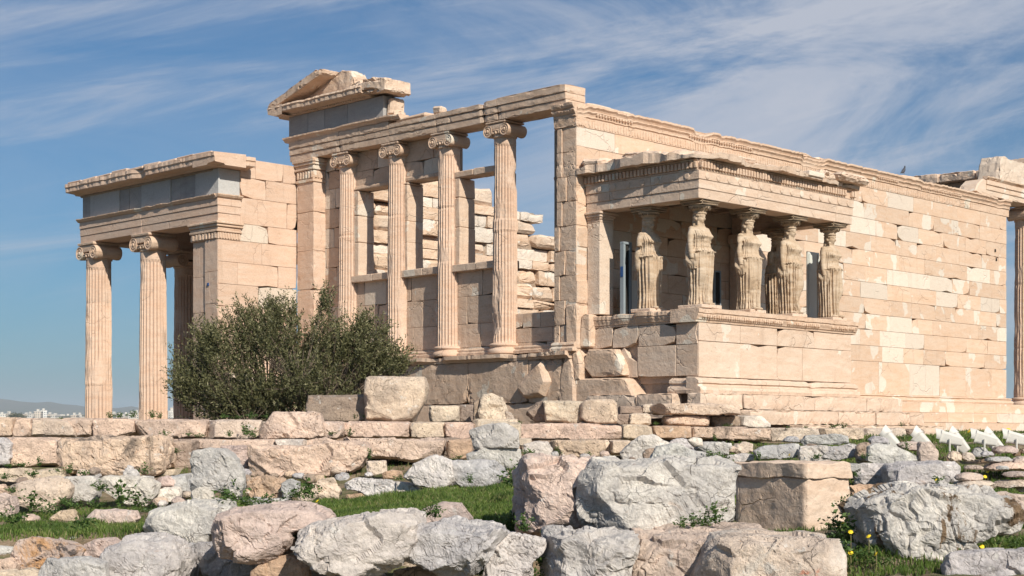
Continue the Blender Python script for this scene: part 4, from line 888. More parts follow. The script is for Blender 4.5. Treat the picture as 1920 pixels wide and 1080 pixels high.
# ---------------------------------------------------------------- things standing in the porch
def thing_at(mb, name, mat, loc, label, cat, group=None): o = mb.build(name, mat, None, loc); return tag(o, label, cat, group)
z0 = 1.21
t = empty('metal_frame', (.69, -.95, z0), 'tall blue grey metal frame with a blue sticker standing beside the porch pilaster', 'frame')
mb = MB(); 
for x in (.57, .80): box(mb, x-.035, x+.035, -1.0, -.88, z0, 4.38, .008)
box(mb, .535, .835, -1.0, -.88, 4.381, 4.44, .008); mb.build('upright', M['blue_metal'], t)
mb = MB(); box(mb, .607, .763, -.96, -.92, z0, 4.38, .004); mb.build('dark_infill', M['black'], t)
mb = MB(); box(mb, .524, .533, -.985, -.90, 3.62, 3.86, .003); mb.build('sticker', M['sign_blue'], t)
def board(x0, x1, y0, y1, za, zb, label):
    t = empty('board', ((x0+x1)/2, (y0+y1)/2, za), label, 'board', 'pale boards in the porch'); mb = MB(); box(mb, x0, x1, y0, y1, za, zb, .008); mb.build('sheet', M['panel'], t)
    for q in (x0+.03, x1-.10): mb = MB(); box(mb, q, q+.07, y0-.03, y0-.002, za, zb-.05, .005); mb.build('batten', M['panel'], t)
board(1.15, 2.25, -.62, -.58, 1.21, 3.62, 'low pale grey board behind the armless statue by the blue frame')
board(5.98, 6.50, -2.43, -2.38, 2.762, 4.55, 'tall narrow pale board standing upright between the two right hand statues')
t = empty('metal_frame', (4.6, -.6, z0), 'thin dark metal frame standing behind the corner statue', 'frame'); mb = MB()
for x in (4.5, 4.74): box(mb, x-.02, x+.02, -.65, -.59, z0, 4.05, .006)
box(mb, 4.48, 4.76, -.65, -.59, 4.051, 4.09, .006); mb.build('upright', M['blue_metal'], t); mb = MB(); box(mb, 4.522, 4.718, -.63, -.61, z0, 4.05, .003); mb.build('dark_infill', M['black'], t)
# ---------------------------------------------------------------- floodlights
def floodlight(px, py_foot, py_head, d, turn, tilt, label, post=True, size=.30):
    b = at(px, py_foot, d); gz = b[2]; top = (HYP-py_head)/FPX*d
    t = empty('floodlight', (b[0], b[1], gz), label, 'floodlight', 'white floodlights on the grass'); t.rotation_euler = (0, 0, turn)
    L, w = size, size*.31; hz = top-gz-.02-L*.55*math.sin(tilt)-w*.6
    ca, sa = math.cos(tilt), math.sin(tilt)
    def R(u, v, n): return (u*ca-n*sa, v, hz+u*sa+n*ca)        # u points out of the lamp
    body = [(-L*.62, .62, .55), (-L*.58, .72, .70), (-L*.1, .92, .92), (L*.36, 1.0, 1.0), (L*.37, 1.10, 1.10), (L*.44, 1.12, 1.12)]
    V = []; n = 20
    for u, a, c in body:
        for k in range(n):
            q = 2*math.pi*k/n; e = .45; cx, cy = math.cos(q), math.sin(q); V.append(R(u, w*a*math.copysign(abs(cx)**e, cx), w*c*math.copysign(abs(cy)**e, cy)))
    F = [(i*n+k, i*n+(k+1) % n, i*n+n+(k+1) % n, i*n+n+k) for i in range(len(body)-1) for k in range(n)]+[list(range(n))[::-1]]
    mb = MB(); mb.add(V, F); mb.build('housing', M['lamp_white'], None, (0, 0, 0)).parent = t
    V = []; m = 18                                                # curved hood over the lens
    for u in (L*.445, L*.78):
        for rr in (1.12, 1.04):
            for k in range(m+1): q = math.pi*(-.12+1.24*k/m); V.append(R(u*(1 if u < L*.5 else (.80+.20*math.sin(max(0, q)))), w*rr*math.cos(q), w*rr*math.sin(q)))
    r = m+1; F = [(a*r+k, a*r+k+1, b_*r+k+1, b_*r+k) for a, b_ in ((0, 2), (2, 3), (3, 1)) for k in range(m)]
    mb = MB(); mb.add(V, F); mb.build('hood', M['lamp_white'], None, (0, 0, 0)).parent = t
    mb = MB(); V = [R(L*.43, w*.95*math.cos(2*math.pi*k/n), w*.95*math.sin(2*math.pi*k/n)) for k in range(n)]+[R(L*.46, w*.9*math.cos(2*math.pi*k/n), w*.9*math.sin(2*math.pi*k/n)) for k in range(n)]
    mb.add(V, [(k, (k+1) % n, n+(k+1) % n, n+k) for k in range(n)]+[list(range(n, 2*n))]); mb.build('lens', M['lamp_glass'], None, (0, 0, 0)).parent = t
    mb = MB()
    for s in (-1, 1): c0 = R(0, s*w*1.16, 0); tube(mb, [(c0[0], c0[1], c0[2]), (c0[0], c0[1], hz-w*1.9)], .016, 6)
    tube(mb, [(R(0, -w*1.16, 0)[0], -w*1.16, hz-w*1.9), (R(0, w*1.16, 0)[0], w*1.16, hz-w*1.9)], .016, 6); mb.build('bracket', M['lamp_white'], None, (0, 0, 0)).parent = t
    mb = MB(); tube(mb, [(0, 0, -.05), (0, 0, hz-w*1.85)], .018, 8); box(mb, -.06, .06, -.06, .06, -.05, .03, .01); mb.build('post', M['rust'], None, (0, 0, 0)).parent = t
    return t
TL = RAD(180)-YAW           # turned so that the lamp faces left across the picture
TL = math.atan2(-RT[1], -RT[0])
floodlight(1672, 860, 803, 25.6, TL-.42, RAD(48), 'white floodlight rising behind the long sloping grey stone, leftmost of the row', size=.37)
floodlight(1731, 858, 804, 25.8, TL-.42, RAD(46), 'white floodlight rising behind the rounded pink stone, second from the left', size=.37)
floodlight(1781, 863, 808, 25.2, TL-.30, RAD(14), 'white floodlight tilted low, front one of the pair right of the pink stone', size=.34)
floodlight(1797, 863, 804, 25.9, TL-.42, RAD(48), 'white floodlight tilted high, rear one of the pair right of the pink stone', size=.35)
floodlight(1846, 862, 808, 25.2, TL-.30, RAD(15), 'white floodlight tilted low, front one of the pair near the right edge', size=.34)
floodlight(1863, 862, 805, 25.9, TL-.42, RAD(46), 'white floodlight tilted high, rear one of the pair near the right edge', size=.35)
floodlight(1906, 850, 808, 25.2, TL-.30, RAD(14), 'white floodlight cut by the right edge of the photo, tilted low', size=.34)
# ---------------------------------------------------------------- pigeon on the wall
def bird():
    i = np.array((14.95, .1, 7.86)); t = empty('pigeon', tuple(i), 'small dark pigeon perched on top of the long south wall', 'bird')
    mb = MB(); n, V, F = 12, [], []
    body = [((-.17, .02), .012), ((-.10, .05), .03), ((-.03, .09), .055), ((.03, .135), .055), ((.06, .18), .035), ((.07, .215), .03), ((.075, .24), .028), ((.085, .26), .014)]
    for (u, z), r in body:
        for k in range(n): q = 2*math.pi*k/n; V.append((u-.3*r*math.sin(q), r*.9*math.cos(q), z+r*math.sin(q)))
    F = [(a*n+k, a*n+(k+1) % n, a*n+n+(k+1) % n, a*n+n+k) for a in range(len(body)-1) for k in range(n)]+[list(range(n))[::-1], [(len(body)-1)*n+k for k in range(n)]]
    mb.add(V, F); mb.build('body', M['feather'], None, (0, 0, 0), True).parent = t
    for s in (-1, 1): mb = MB(); tube(mb, [(.0, s*.02, .06), (.01, s*.022, .0)], .006, 5); mb.build('leg', M['rust'], None, (0, 0, 0)).parent = t
bird()
# ---------------------------------------------------------------- stones of the field and the old foundations
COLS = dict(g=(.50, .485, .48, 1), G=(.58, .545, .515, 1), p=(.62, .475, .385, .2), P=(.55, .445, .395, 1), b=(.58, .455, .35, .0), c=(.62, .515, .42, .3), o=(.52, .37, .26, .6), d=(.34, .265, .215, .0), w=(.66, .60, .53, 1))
def stone_mesh(poly, d, th, p, rough, lean, yaw, cuts, seed, seam=.0):
    """a stone: the outline gets real depth th (half), squarish sections, split facets and a weathered skin"""
    rnd = np.random.RandomState(seed); P = np.array(poly, float); s = d/FPX
    x, y = P[:, 0], P[:, 1]; cr = x*np.roll(y, -1)-np.roll(x, -1)*y; A = cr.sum()/2
    c = np.array([((x+np.roll(x, -1))*cr).sum(), ((y+np.roll(y, -1))*cr).sum()])/(6*A)
    Q = np.stack([(P[:, 0]-c[0])*s, -(P[:, 1]-c[1])*s], 1)
    a = np.abs(Q[:, 0]).max(); b = np.abs(Q[:, 1]).max()
    if th is None: th = max(.5*min(a, b*1.3), .10)
    ang = np.linspace(-math.pi, math.pi, 721)[:-1]; D = np.stack([np.cos(ang), np.sin(ang)], 1); Rr = np.zeros(len(ang))
    for i in range(len(Q)):
        A0, B0 = Q[i], Q[(i+1) % len(Q)]; e = B0-A0; den = D[:, 0]*e[1]-D[:, 1]*e[0]
        with np.errstate(divide='ignore', invalid='ignore'):
            t = (A0[0]*e[1]-A0[1]*e[0])/den; u = (A0[0]*D[:, 1]-A0[1]*D[:, 0])/den
        ok = (t > 0) & (u >= -1e-6) & (u <= 1+1e-6) & np.isfinite(t); Rr = np.where(ok, np.maximum(Rr, np.where(ok, t, 0)), Rr)
    Rr = np.maximum(Rr, .02); ker = np.exp(-np.linspace(-2, 2, 9)**2*3); ker /= ker.sum(); Rr = np.convolve(np.concatenate([Rr[-4:], Rr, Rr[:4]]), ker, 'valid')
    wpx = a*2/s; hpx = b*2/s; nu = int(np.clip(wpx/2.8, 14, 140)); nv = int(np.clip(hpx/2.8, 12, 80)); nw = int(np.clip(th*2/s/5, 8, 36))
    def grid(n, m): g, h = np.meshgrid(np.linspace(-1, 1, n+1), np.linspace(-1, 1, m+1), indexing='ij'); return g.ravel(), h.ravel()
    pts = []; quads = []; base = 0
    for ax, (n, m) in ((0, (nv, nw)), (1, (nu, nw)), (2, (nu, nv))):
        for sg in (-1, 1):
            g, h = grid(n, m); o = np.full_like(g, sg); pts.append(np.stack([(o, g, h), (g, o, h), (g, h, o)][ax], 1))
            i = (np.arange(n)[:, None]*(m+1)+np.arange(m)[None]).ravel(); q = np.stack([i, i+m+1, i+m+2, i+1], 1)
            if (sg > 0) == (ax == 1): q = q[:, ::-1]
            quads.append(q+base); base += len(g)
    V = np.concatenate(pts); F = np.concatenate(quads)
    key = np.round(V*9999).astype(np.int64); _, fi, inv = np.unique(key, axis=0, return_index=True, return_inverse=True); V = V[fi]; F = inv.ravel()[F]
    U = V*np.array([a, b, th]); rho = np.hypot(U[:, 0], U[:, 1]); Rv = np.interp(np.arctan2(U[:, 1], U[:, 0]), np.append(ang, math.pi), np.append(Rr, Rr[0]))
    sc = 1/((rho/Rv)**p+(np.abs(U[:, 2])/th)**p)**(1/p); X = U*sc[:, None]
    size = min(a, b); E = np.array([a, b, th])
    cl = []
    if cuts > 0:                                         # broken sides: usually one left, one underneath, some in front
        if rnd.rand() < .75: cl.append(((-rnd.uniform(.75, 1.1), rnd.uniform(-.25, .3), -rnd.uniform(.35, .8)), rnd.uniform(.04, .22)))
        if rnd.rand() < .6: cl.append(((rnd.uniform(-.3, .3), -rnd.uniform(.6, 1), -rnd.uniform(.4, .9)), rnd.uniform(.03, .14)))
        if rnd.rand() < .5: cl.append(((rnd.uniform(.6, 1), rnd.uniform(-.2, .4), -rnd.uniform(.5, 1)), rnd.uniform(.03, .12)))
        for k in range(int(cuts*.8)): cl.append(((rnd.uniform(-1, 1), rnd.uniform(-.8, .6), -rnd.uniform(.5, 1.2)), rnd.uniform(.02, .11)))
    for n, of in cl:
        n = np.array(n)/E; n /= np.linalg.norm(n); dt = X@n; off = dt.max()*(1-of); X = X-n[None]*np.maximum(0, dt-off)[:, None]
    N = X/np.maximum(E, .06)**2; N /= np.linalg.norm(N, axis=1)[:, None]+1e-9
    K_ = int(np.clip(wpx*hpx/900, 14, 90)); si = rnd.choice(len(X), K_, replace=False); sn = N[si]+rnd.normal(size=(K_, 3))*.30*min(1.3, rough); sn /= np.linalg.norm(sn, axis=1)[:, None]
    Xw = X+size*.10*np.stack([fbm(X/size*2.2, 3, seed+40+q) for q in range(3)], 1); dd_ = ((Xw[:, None, :]-X[si][None])**2*(1/np.array([1.0, .6, 1.0]))).sum(2); w_ = dd_.argmin(1)
    hh_ = ((X-X[si][w_])*sn[w_]).sum(1); lim = size*.14; X = X-sn[w_]*(np.clip(hh_, -lim, lim)*min(.82, .55+.25*rough))[:, None]
    S_ = X/size+seed*1.37
    n1_ = fbm(S_*.9, 4, seed); n2_ = fbm(S_*3.2, 4, seed+5); rid = 1-np.abs(fbm(S_*np.array([1.5, 2.6, 1.5]), 4, seed+9))
    cr_ = np.exp(-(fbm(S_*np.array([.8, 1.0, .8])+3, 3, seed+15)/.035)**2)*(fbm(S_*.7+9, 2, seed+21) > -.05)
    stp = fbm(S_*np.array([1.1, 1.9, 1.1])+5, 4, seed+31); stp = np.floor(stp*5)/5; cr2_ = np.exp(-(fbm(S_*np.array([2.0, 2.6, 2.0])+7, 3, seed+51)/.05)**2)*(fbm(S_*1.1+2, 2, seed+57) > .0)
    X = X+N*(size*rough*(.03*n1_+.03*n2_+.05*(rid-.8)+.095*stp-.09*cr_-.05*cr2_))[:, None]
    back = X[:, 2]; X[:, 2] += yaw*X[:, 0]+lean*X[:, 1]
    return X, F, c, E
NST = [0]
def stone_thing(name, d, pts, label, col='g', th=None, p=14, rough=.9, lean=.12, yaw=None, cuts=5, cat='stone', group=None, sink=0, mat='rock'):
    NST[0] += 1; seed = 200+NST[0]
    poly = [tuple(map(float, q.split(','))) for q in pts.split()]; rnd = random.Random(seed)
    if yaw is None: yaw = rnd.uniform(-.22, .22)
    X, F, c, E = stone_mesh(poly, d, th, p, rough, lean, yaw, cuts, seed)
    ym = max(q[1] for q in poly); c0 = at(c[0], c[1], d); b0 = at(c[0], ym, d)
    wv = np.array([RT[0], RT[1], 0.]); fw = np.array([FW[0], FW[1], 0.]); up = np.array([0, 0, 1.])
    V = c0[None]+X[:, :1]*wv+X[:, 1:2]*up+X[:, 2:]*fw
    o = link(name, mesh_np(name, V-b0, F, smooth=False), M[mat], None, tuple(b0))
    k = COLS[col]; j = rnd.uniform(.92, 1.08); o.color = (k[0]*j*rnd.uniform(.98, 1.03), k[1]*j, k[2]*j*rnd.uniform(.96, 1.04), k[3])
    return tag(o, label, cat, group)
def B(d, pts, label, col='b', **k):                       # squared foundation block
    k.setdefault('p', 18); k.setdefault('rough', .5); k.setdefault('yaw', 0.0); k.setdefault('lean', .03); k.setdefault('cuts', 2); k.setdefault('th', .45); k.setdefault('cat', 'stone block')
    return stone_thing('stone_block', d, pts, label, col, **k)
def K(d, pts, label, col='g', **k): return stone_thing('boulder', d, pts, label, col, **k)
# top course of the old foundation, left to right
B(27.2, '-30,784 36,784 37,819 -30,821', 'leftmost block of the top course, cut by the left photo edge', 'p')
B(27.2, '38,785 72,786 72,819 38,819', 'narrow squarish pink block, second from the left in the top course', 'p')
B(27.2, '73,785 120,786 140,790 153,806 154,819 73,819', 'pale block with sloping broken right shoulder in the top course', 'c')
B(27.3, '118,785 183,786 183,820 156,820 150,802', 'block with a hollow lower corner, just left of the second top course seam', 'p')
B(27.2, '185,786 261,787 262,812 244,820 185,820', 'cracked block in the top course below the leftmost two porch columns', 'p')
B(27.2, '263,787 392,788 395,803 391,821 263,820', 'long flat pink block below the second porch column, top course', 'p')
B(27.2, '394,788 496,789 492,822 394,822', 'long grey stained block below the left half of the olive tree', 'c')
K(26.5, '512,774 602,773 606,788 611,822 488,822 486,805 500,790', 'big rough poros boulder rising above the top course under the olive', 'p', p=7, cat='stone')
B(26.9, '596,791 646,791 649,806 644,822 596,822', 'small hollowed block right of the rough poros boulder', 'p')
B(27.2, '647,791 771,792 770,821 660,820 648,812', 'long block with undercut lower left edge beneath the long low grey block', 'p')
B(27.2, '772,792 834,793 834,822 772,821', 'smooth pale cream block in the top course right of the undercut one', 'c')
B(27.2, '835,793 889,793 889,823 835,823', 'short pitted block in the top course left of the flat topped grey boulder', 'p')
B(27.6, '886,788 976,794 976,824 886,824', 'pale block mostly hidden behind the flat topped grey boulder', 'c')
# blocks lying on the top course
B(28.4, '581,743 694,743 696,790 580,790', 'long low grey block standing on the top course beside the olive', 'd', th=.5, cuts=0, rough=.35)
B(28.0, '689,708 797,710 802,730 797,752 776,789 688,789 687,740', 'tallest pale block on the top course, right of the long grey block', 'c', th=.5, rough=.35, cuts=0)
B(28.6, '688,770 706,770 706,789 688,789', 'small sliver of stone wedged under the tallest pale block', 'd')
B(29.4, '806,762 861,762 861,791 806,791', 'small orange block lying under the west wall, right of the tallest pale block', 'c', th=.3)
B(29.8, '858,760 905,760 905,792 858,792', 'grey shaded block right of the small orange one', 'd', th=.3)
B(28.8, '888,755 903,745 906,806 887,806', 'narrow rough dark upright stone left of the pale pointed boulder', 'd', th=.25)
K(28.6, '904,742 924,740 940,746 952,772 956,790 903,791 897,770', 'pale pointed boulder standing below the west wall ledge', 'c')
K(28.5, '948,770 960,776 967,792 946,793', 'small stone leaning on the right foot of the pale pointed boulder', 'c')
B(28.6, '893,786 970,786 972,800 893,800', 'flat slab under the pale pointed boulder', 'c')
K(29.8, '985,775 1008,756 1022,753 1026,790 1006,790', 'dark broken end piece at the left of the long pale block', 'd', th=.3)
B(29.6, '1018,753 1095,754 1097,786 1080,793 1022,791', 'long pale block with ragged underside beside the squarish peach block', 'c', yaw=.1, cuts=0)
B(29.4, '1088,758 1098,751 1148,750 1154,758 1154,793 1100,793 1088,785', 'squarish peach block at the right end of the long ragged pale one', 'b', yaw=-.25, rough=.3, cuts=0)
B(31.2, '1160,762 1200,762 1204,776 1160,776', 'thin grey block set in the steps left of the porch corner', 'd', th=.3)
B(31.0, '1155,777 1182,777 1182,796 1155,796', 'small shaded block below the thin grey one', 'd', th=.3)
B(30.9, '1178,776 1217,776 1219,797 1178,797', 'small rough pale block below the worn step slab', 'c', th=.3, rough=.9)
B(31.6, '1200,760 1222,757 1226,775 1200,776', 'small pale block touching the worn step slab', 'c', th=.3)
B(31.4, '1217,765 1225,758 1335,757 1382,762 1384,777 1330,778 1228,777', 'long worn step slab projecting below the porch corner', 'b', rough=.9)
B(31.5, '1244,780 1320,779 1328,786 1326,800 1250,800 1243,792', 'rounded pale stone under the worn step slab', 'b', p=6)
B(31.9, '1329,780 1382,780 1382,801 1329,801', 'rough shaded step block right of the rounded pale stone', 'd', rough=.9)
B(31.9, '1383,780 1424,780 1440,796 1440,802 1383,802', 'white marble step block with a broken corner', 'w', rough=.3)
B(29.2, '971,796 1035,795 1163,797 1163,824 971,824', 'long low block running under the long pale block and the squarish peach one', 'p', rough=.8)
B(30.6, '1165,797 1206,797 1220,801 1220,825 1165,825', 'pale block with an oblique crack in the lower course', 'c')
B(30.7, '1221,799 1292,800 1292,823 1221,823', 'tawny poros block in the course below the worn step slab', 'o')
B(30.9, '1294,801 1440,802 1440,827 1352,826 1322,822 1294,821', 'long black streaked block below the white marble step block', 'b', mat='rock_black', rough=.8)
B(32.3, '1441,803 1530,803 1530,827 1441,827', 'plain pale foundation block right of the black streaked one', 'c')
B(33.2, '1531,803 1612,803 1612,826 1531,826', 'plain pale foundation block above the low grey stones', 'c')
B(34.2, '1613,804 1690,803 1690,828 1613,828', 'pale foundation block behind the leftmost floodlight', 'c')
B(34.8, '1690,805 1728,806 1728,828 1690,830', 'rough brown stone between the two left floodlights', 'd', rough=1.2, p=6)
# second course
K(25.2, '-20,822 12,821 22,832 21,850 22,868 8,871 -20,870', 'rounded grey boulder at the left edge beside the long pink block', 'g')
B(25.7, '20,822 120,823 121,876 24,875', 'long pink block between grey boulder and the blackened block', 'p')
B(24.7, '119,824 180,821 230,821 300,817 314,826 318,842 316,880 300,888 200,893 180,886 140,893 124,870', 'largest block on the left, blackened and pitted on its left half', 'b', mat='rock_black', rough=.9, th=.5)
B(26.0, '310,824 332,824 334,880 312,880', 'narrow pink block beyond the right end of the blackened block', 'p')
B(25.6, '327,825 372,828 368,884 330,882', 'dark pitted block left of the white standing boulder', 'd', rough=1.3)
B(26.2, '330,824 520,824 522,842 330,842', 'long low ledge block under the grassy seam', 'p')
B(26.2, '522,824 573,824 573,842 522,842', 'small whitish brick-like block above the long slanted pink block', 'w')
K(26.0, '574,826 610,820 632,828 700,828 700,842 574,843', 'low rounded pink stone above the long slanted pink block', 'p', p=7)
B(25.5, '418,838 455,838 478,842 478,892 462,896 440,890 420,885', 'purplish block just right of the white standing boulder', 'P', rough=1.1)
B(24.8, '474,838 560,838 640,830 690,829 698,846 680,874 655,888 560,896 500,899 470,892', 'long slanted pink block with bedding cracks and pits', 'p', rough=1.0, th=.5, cuts=5)
B(25.7, '640,823 694,823 834,824 834,846 826,864 700,862 692,850', 'long block with a deeply split left face', 'p', rough=1.1)
B(25.6, '838,826 884,824 884,856 870,860 844,859 838,846', 'small orange block in the dark gap right of the deeply split one', 'o', th=.3)
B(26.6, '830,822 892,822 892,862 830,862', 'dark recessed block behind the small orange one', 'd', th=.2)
K(24.2, '878,806 888,803 915,794 945,793 958,799 971,808 973,840 940,838 890,842 884,824', 'flat topped grey boulder stacked on another grey boulder', 'g', p=8, rough=.7)
K(24.2, '875,852 900,842 968,836 976,844 979,875 960,879 944,880 900,866 877,864', 'grey boulder carrying the flat topped one', 'g', rough=.8)
B(26.0, '973,822 996,822 996,836 973,836', 'little pale block right of the flat topped grey boulder', 'c', th=.3)
K(25.2, '982,834 1010,828 1028,828 1036,842 1035,862 1010,866 985,862', 'roundish grey stone left of the tawny weathered block', 'G')
B(25.8, '1033,827 1082,825 1132,826 1132,840 1120,856 1100,858 1034,855', 'tawny weathered block with a dark left end', 'b', rough=.9)
K(25.9, '1118,828 1140,826 1146,846 1136,856 1118,854', 'small rounded cream stone beside the tawny weathered block', 'c')
B(26.0, '1144,826 1180,826 1180,850 1144,852', 'cream stone in the gap behind the sloping grey boulder', 'c')
K(25.0, '1163,850 1180,832 1200,818 1222,815 1240,826 1260,832 1248,848 1215,862 1170,866', 'sloping grey boulder left of the white pebble', 'G')
K(25.4, '1245,838 1262,824 1290,823 1310,832 1312,846 1250,852', 'low flat grey stone behind the white pebble', 'g')
K(24.9, '1288,826 1300,820 1316,822 1318,836 1300,838', 'smooth white pebble lying on grey stones', 'w', rough=.3, p=3, cuts=0)
K(23.6, '1210,858 1250,846 1300,844 1330,850 1335,868 1310,880 1230,884 1206,876', 'broad pale grey stone just above the large grey block', 'g', rough=.7)
K(23.5, '1206,845 1226,840 1236,850 1228,874 1208,874', 'dark broken stone at the left end of the broad pale grey one', 'd')
K(25.2, '1308,830 1355,828 1366,836 1366,854 1330,852 1310,842', 'boxy grey stone right of the white pebble', 'g', p=8)
K(26.2, '1376,834 1396,828 1412,832 1410,846 1386,852 1374,848', 'rough pale stone beside the grassy hollow right of the boxy grey one', 'c', rough=1.4)
K(24.6, '1362,856 1392,850 1412,852 1412,866 1364,868', 'low pale stone in the grass left of the long flat grey ones', 'G')
K(24.4, '1411,846 1430,836 1498,832 1502,842 1490,858 1420,862', 'long flat grey stone in the grass, left of three', 'g', rough=.8)
K(24.2, '1496,852 1502,838 1540,835 1566,838 1552,866 1500,868', 'low beige grey stone in the grass, middle of three', 'G')
K(24.2, '1538,858 1552,838 1600,833 1616,836 1606,856 1570,862', 'dark fractured grey stone in the grass, right of three', 'g', rough=1.3)
K(26.4, '1466,828 1478,818 1494,819 1499,830', 'small dark grey stone under the plain pale foundation', 'g')
K(26.2, '1500,826 1512,817 1560,814 1588,818 1588,832 1506,834', 'wide grey stone lying against the plain pale foundation', 'g', rough=1.1)
K(24.0, '1604,836 1622,830 1640,832 1640,866 1606,868', 'dark shaded stone left of the long sloping grey one', 'd')
K(23.4, '1629,824 1640,817 1664,822 1664,832 1632,832', 'small grey stone sitting on the long sloping grey one', 'g')
K(23.0, '1625,864 1626,838 1640,832 1668,834 1700,846 1722,858 1720,868 1640,870', 'long sloping grey stone in front of the leftmost floodlight', 'g', rough=.9)
K(23.6, '1680,832 1706,828 1726,830 1726,846 1690,842', 'low pinkish stone between the sloping grey and rounded pink stones', 'P')
K(23.0, '1720,834 1726,829 1748,830 1758,848 1758,866 1724,869', 'rounded pink stone in front of the second floodlight', 'P')
K(22.2, '1656,878 1664,870 1720,868 1775,866 1785,876 1782,904 1760,908 1662,912', 'big grey boulder with shaded hollows below the sloping grey stone', 'g', th=.5)
K(22.6, '1602,872 1620,868 1656,870 1656,910 1604,910', 'pale stone with a rust brown left side', 'G')
K(21.6, '1586,912 1610,908 1650,910 1657,922 1645,944 1606,948 1588,940', 'brown honeycombed stone beside the hewn block', 'o', rough=1.5)
K(21.6, '1656,914 1690,910 1756,914 1760,928 1660,930', 'low fractured stone under the big hollowed grey boulder', 'G', rough=1.4)
B(21.5, '1440,869 1480,867 1604,869 1604,884 1440,884', 'thin grey slab lying behind the hewn block', 'g', th=.4)
# third course
K(24.0, '-20,880 40,878 66,880 76,898 40,904 -20,900', 'long low cream stone at the left edge under the grass tufts', 'c', p=7)
B(24.4, '72,880 126,878 140,896 72,898', 'low pale block below the long pink one', 'c')
B(25.0, '286,884 340,878 340,892 286,894', 'thin cream ledge to the right under the blackened block', 'c')
K(22.4, '20,910 70,897 110,895 128,902 134,916 126,938 96,960 66,956 40,944 28,930', 'large smooth cream grey boulder above the left grass', 'c', p=4, rough=.6)
K(22.9, '120,896 174,893 188,900 186,930 170,944 140,940 124,925', 'flat grey stone between two rounded boulders at left', 'g', p=8, rough=.6)
K(22.4, '186,900 204,893 240,894 285,896 298,906 294,926 276,948 240,944 212,930 192,916', 'white veined boulder in the left wall, above the low pink one', 'G', rough=1.0)
K(22.8, '296,898 312,892 332,898 328,912 304,914', 'small rounded pinkish stone right of the white veined boulder', 'P')
K(22.6, '294,922 310,914 336,914 340,926 334,940 308,942 296,934', 'small white angular stone above the brown earth', 'w', rough=1.2)
B(23.2, '326,892 360,888 364,922 330,920', 'grey stone tucked left behind the white standing boulder', 'g')
K(21.6, '-20,930 10,924 30,934 34,954 24,974 -20,978', 'pink rough boulder at the left edge above the grass', 'P')
K(22.0, '-20,910 8,908 14,926 -20,932', 'flat pink stone at the left edge on top of the rough one', 'p')
K(19.6, '160,970 178,958 214,956 258,958 264,972 250,984 200,990 166,982', 'low pink stone half sunk in the left grass', 'P')
K(20.4, '42,968 56,964 74,970 76,988 56,992 44,984', 'small pink knobbly stone in the left grass', 'P', rough=1.5)
K(20.4, '94,972 112,958 140,956 146,974 130,988 100,986', 'tawny stone in the left grass between two clumps of weeds', 'b')
K(22.6, '462,896 500,893 536,898 536,934 470,936 460,920', 'orange brown rubble mass right of the white standing boulder', 'o', rough=1.5)
K(22.4, '530,906 546,897 560,904 562,922 540,938 530,930', 'small triangular grey stone right of the orange rubble', 'g')
K(22.2, '560,918 590,906 596,930 580,944 560,936', 'cream rounded rubble stone above the yellow flower', 'c')
K(22.4, '592,910 600,898 624,895 640,920 636,940 600,944', 'angular cream rubble stone right of the rounded cream one', 'c', rough=1.4)
K(22.2, '646,908 660,898 700,898 744,904 764,930 730,940 700,934 670,920 648,920', 'twisted dark bodied stone with white rim above the grass', 'G', rough=1.8, cuts=8)
K(22.0, '742,904 770,906 798,922 792,938 744,936', 'smooth grey stone sloping into the grass', 'G')
K(22.2, '650,928 680,924 690,936 670,944 650,940', 'little orange stone beneath the twisted dark one', 'o')
K(24.0, '686,866 724,864 726,888 690,892', 'pale block end under the long slanted pink block', 'c')
K(23.4, '716,888 732,881 752,884 757,896 720,898', 'small orange speckled stone in front of the dark cavity', 'o')
K(21.8, '756,892 776,872 808,854 826,856 848,864 850,910 810,914 780,908', 'rounded grey boulder leaning left above the grass', 'G', rough=.9)
K(21.8, '848,864 872,862 928,864 946,878 952,892 930,906 900,914 850,912', 'long grey boulder with a shaded left end above the grass', 'g', p=7, rough=.8)
K(22.4, '944,884 980,880 980,896 950,898', 'flat pinkish stone right of the long grey boulder', 'P')
K(21.6, '798,918 820,915 826,928 800,930', 'small cream stone under the rounded grey boulder, left one', 'c')
K(21.6, '830,916 856,914 858,926 834,928', 'small cream stone under the rounded grey boulder, right one', 'c')
K(21.8, '878,912 904,908 908,918 880,922', 'flat small stone under the long grey boulder', 'G')
# standing boulder group, middle left
K(16.6, '355,862 364,846 390,840 420,842 446,860 460,882 462,910 450,934 410,920 390,938 362,940 358,900', 'white grey boulder standing upright on the broad cracked one', 'G', rough=.7, p=6)
K(16.4, '360,922 378,914 400,922 402,938 384,944 360,940', 'small white angular stone under the upright boulder', 'w')
K(15.8, '287,980 300,956 360,938 430,944 436,975 420,1000 410,1016 330,1014 290,1004', 'broad cracked grey boulder carrying the upright one', 'G', th=.6)
K(18.5, '455,938 480,932 540,936 535,946 470,948', 'flat grey stone half hidden by weeds behind the big pink grey boulder', 'g')
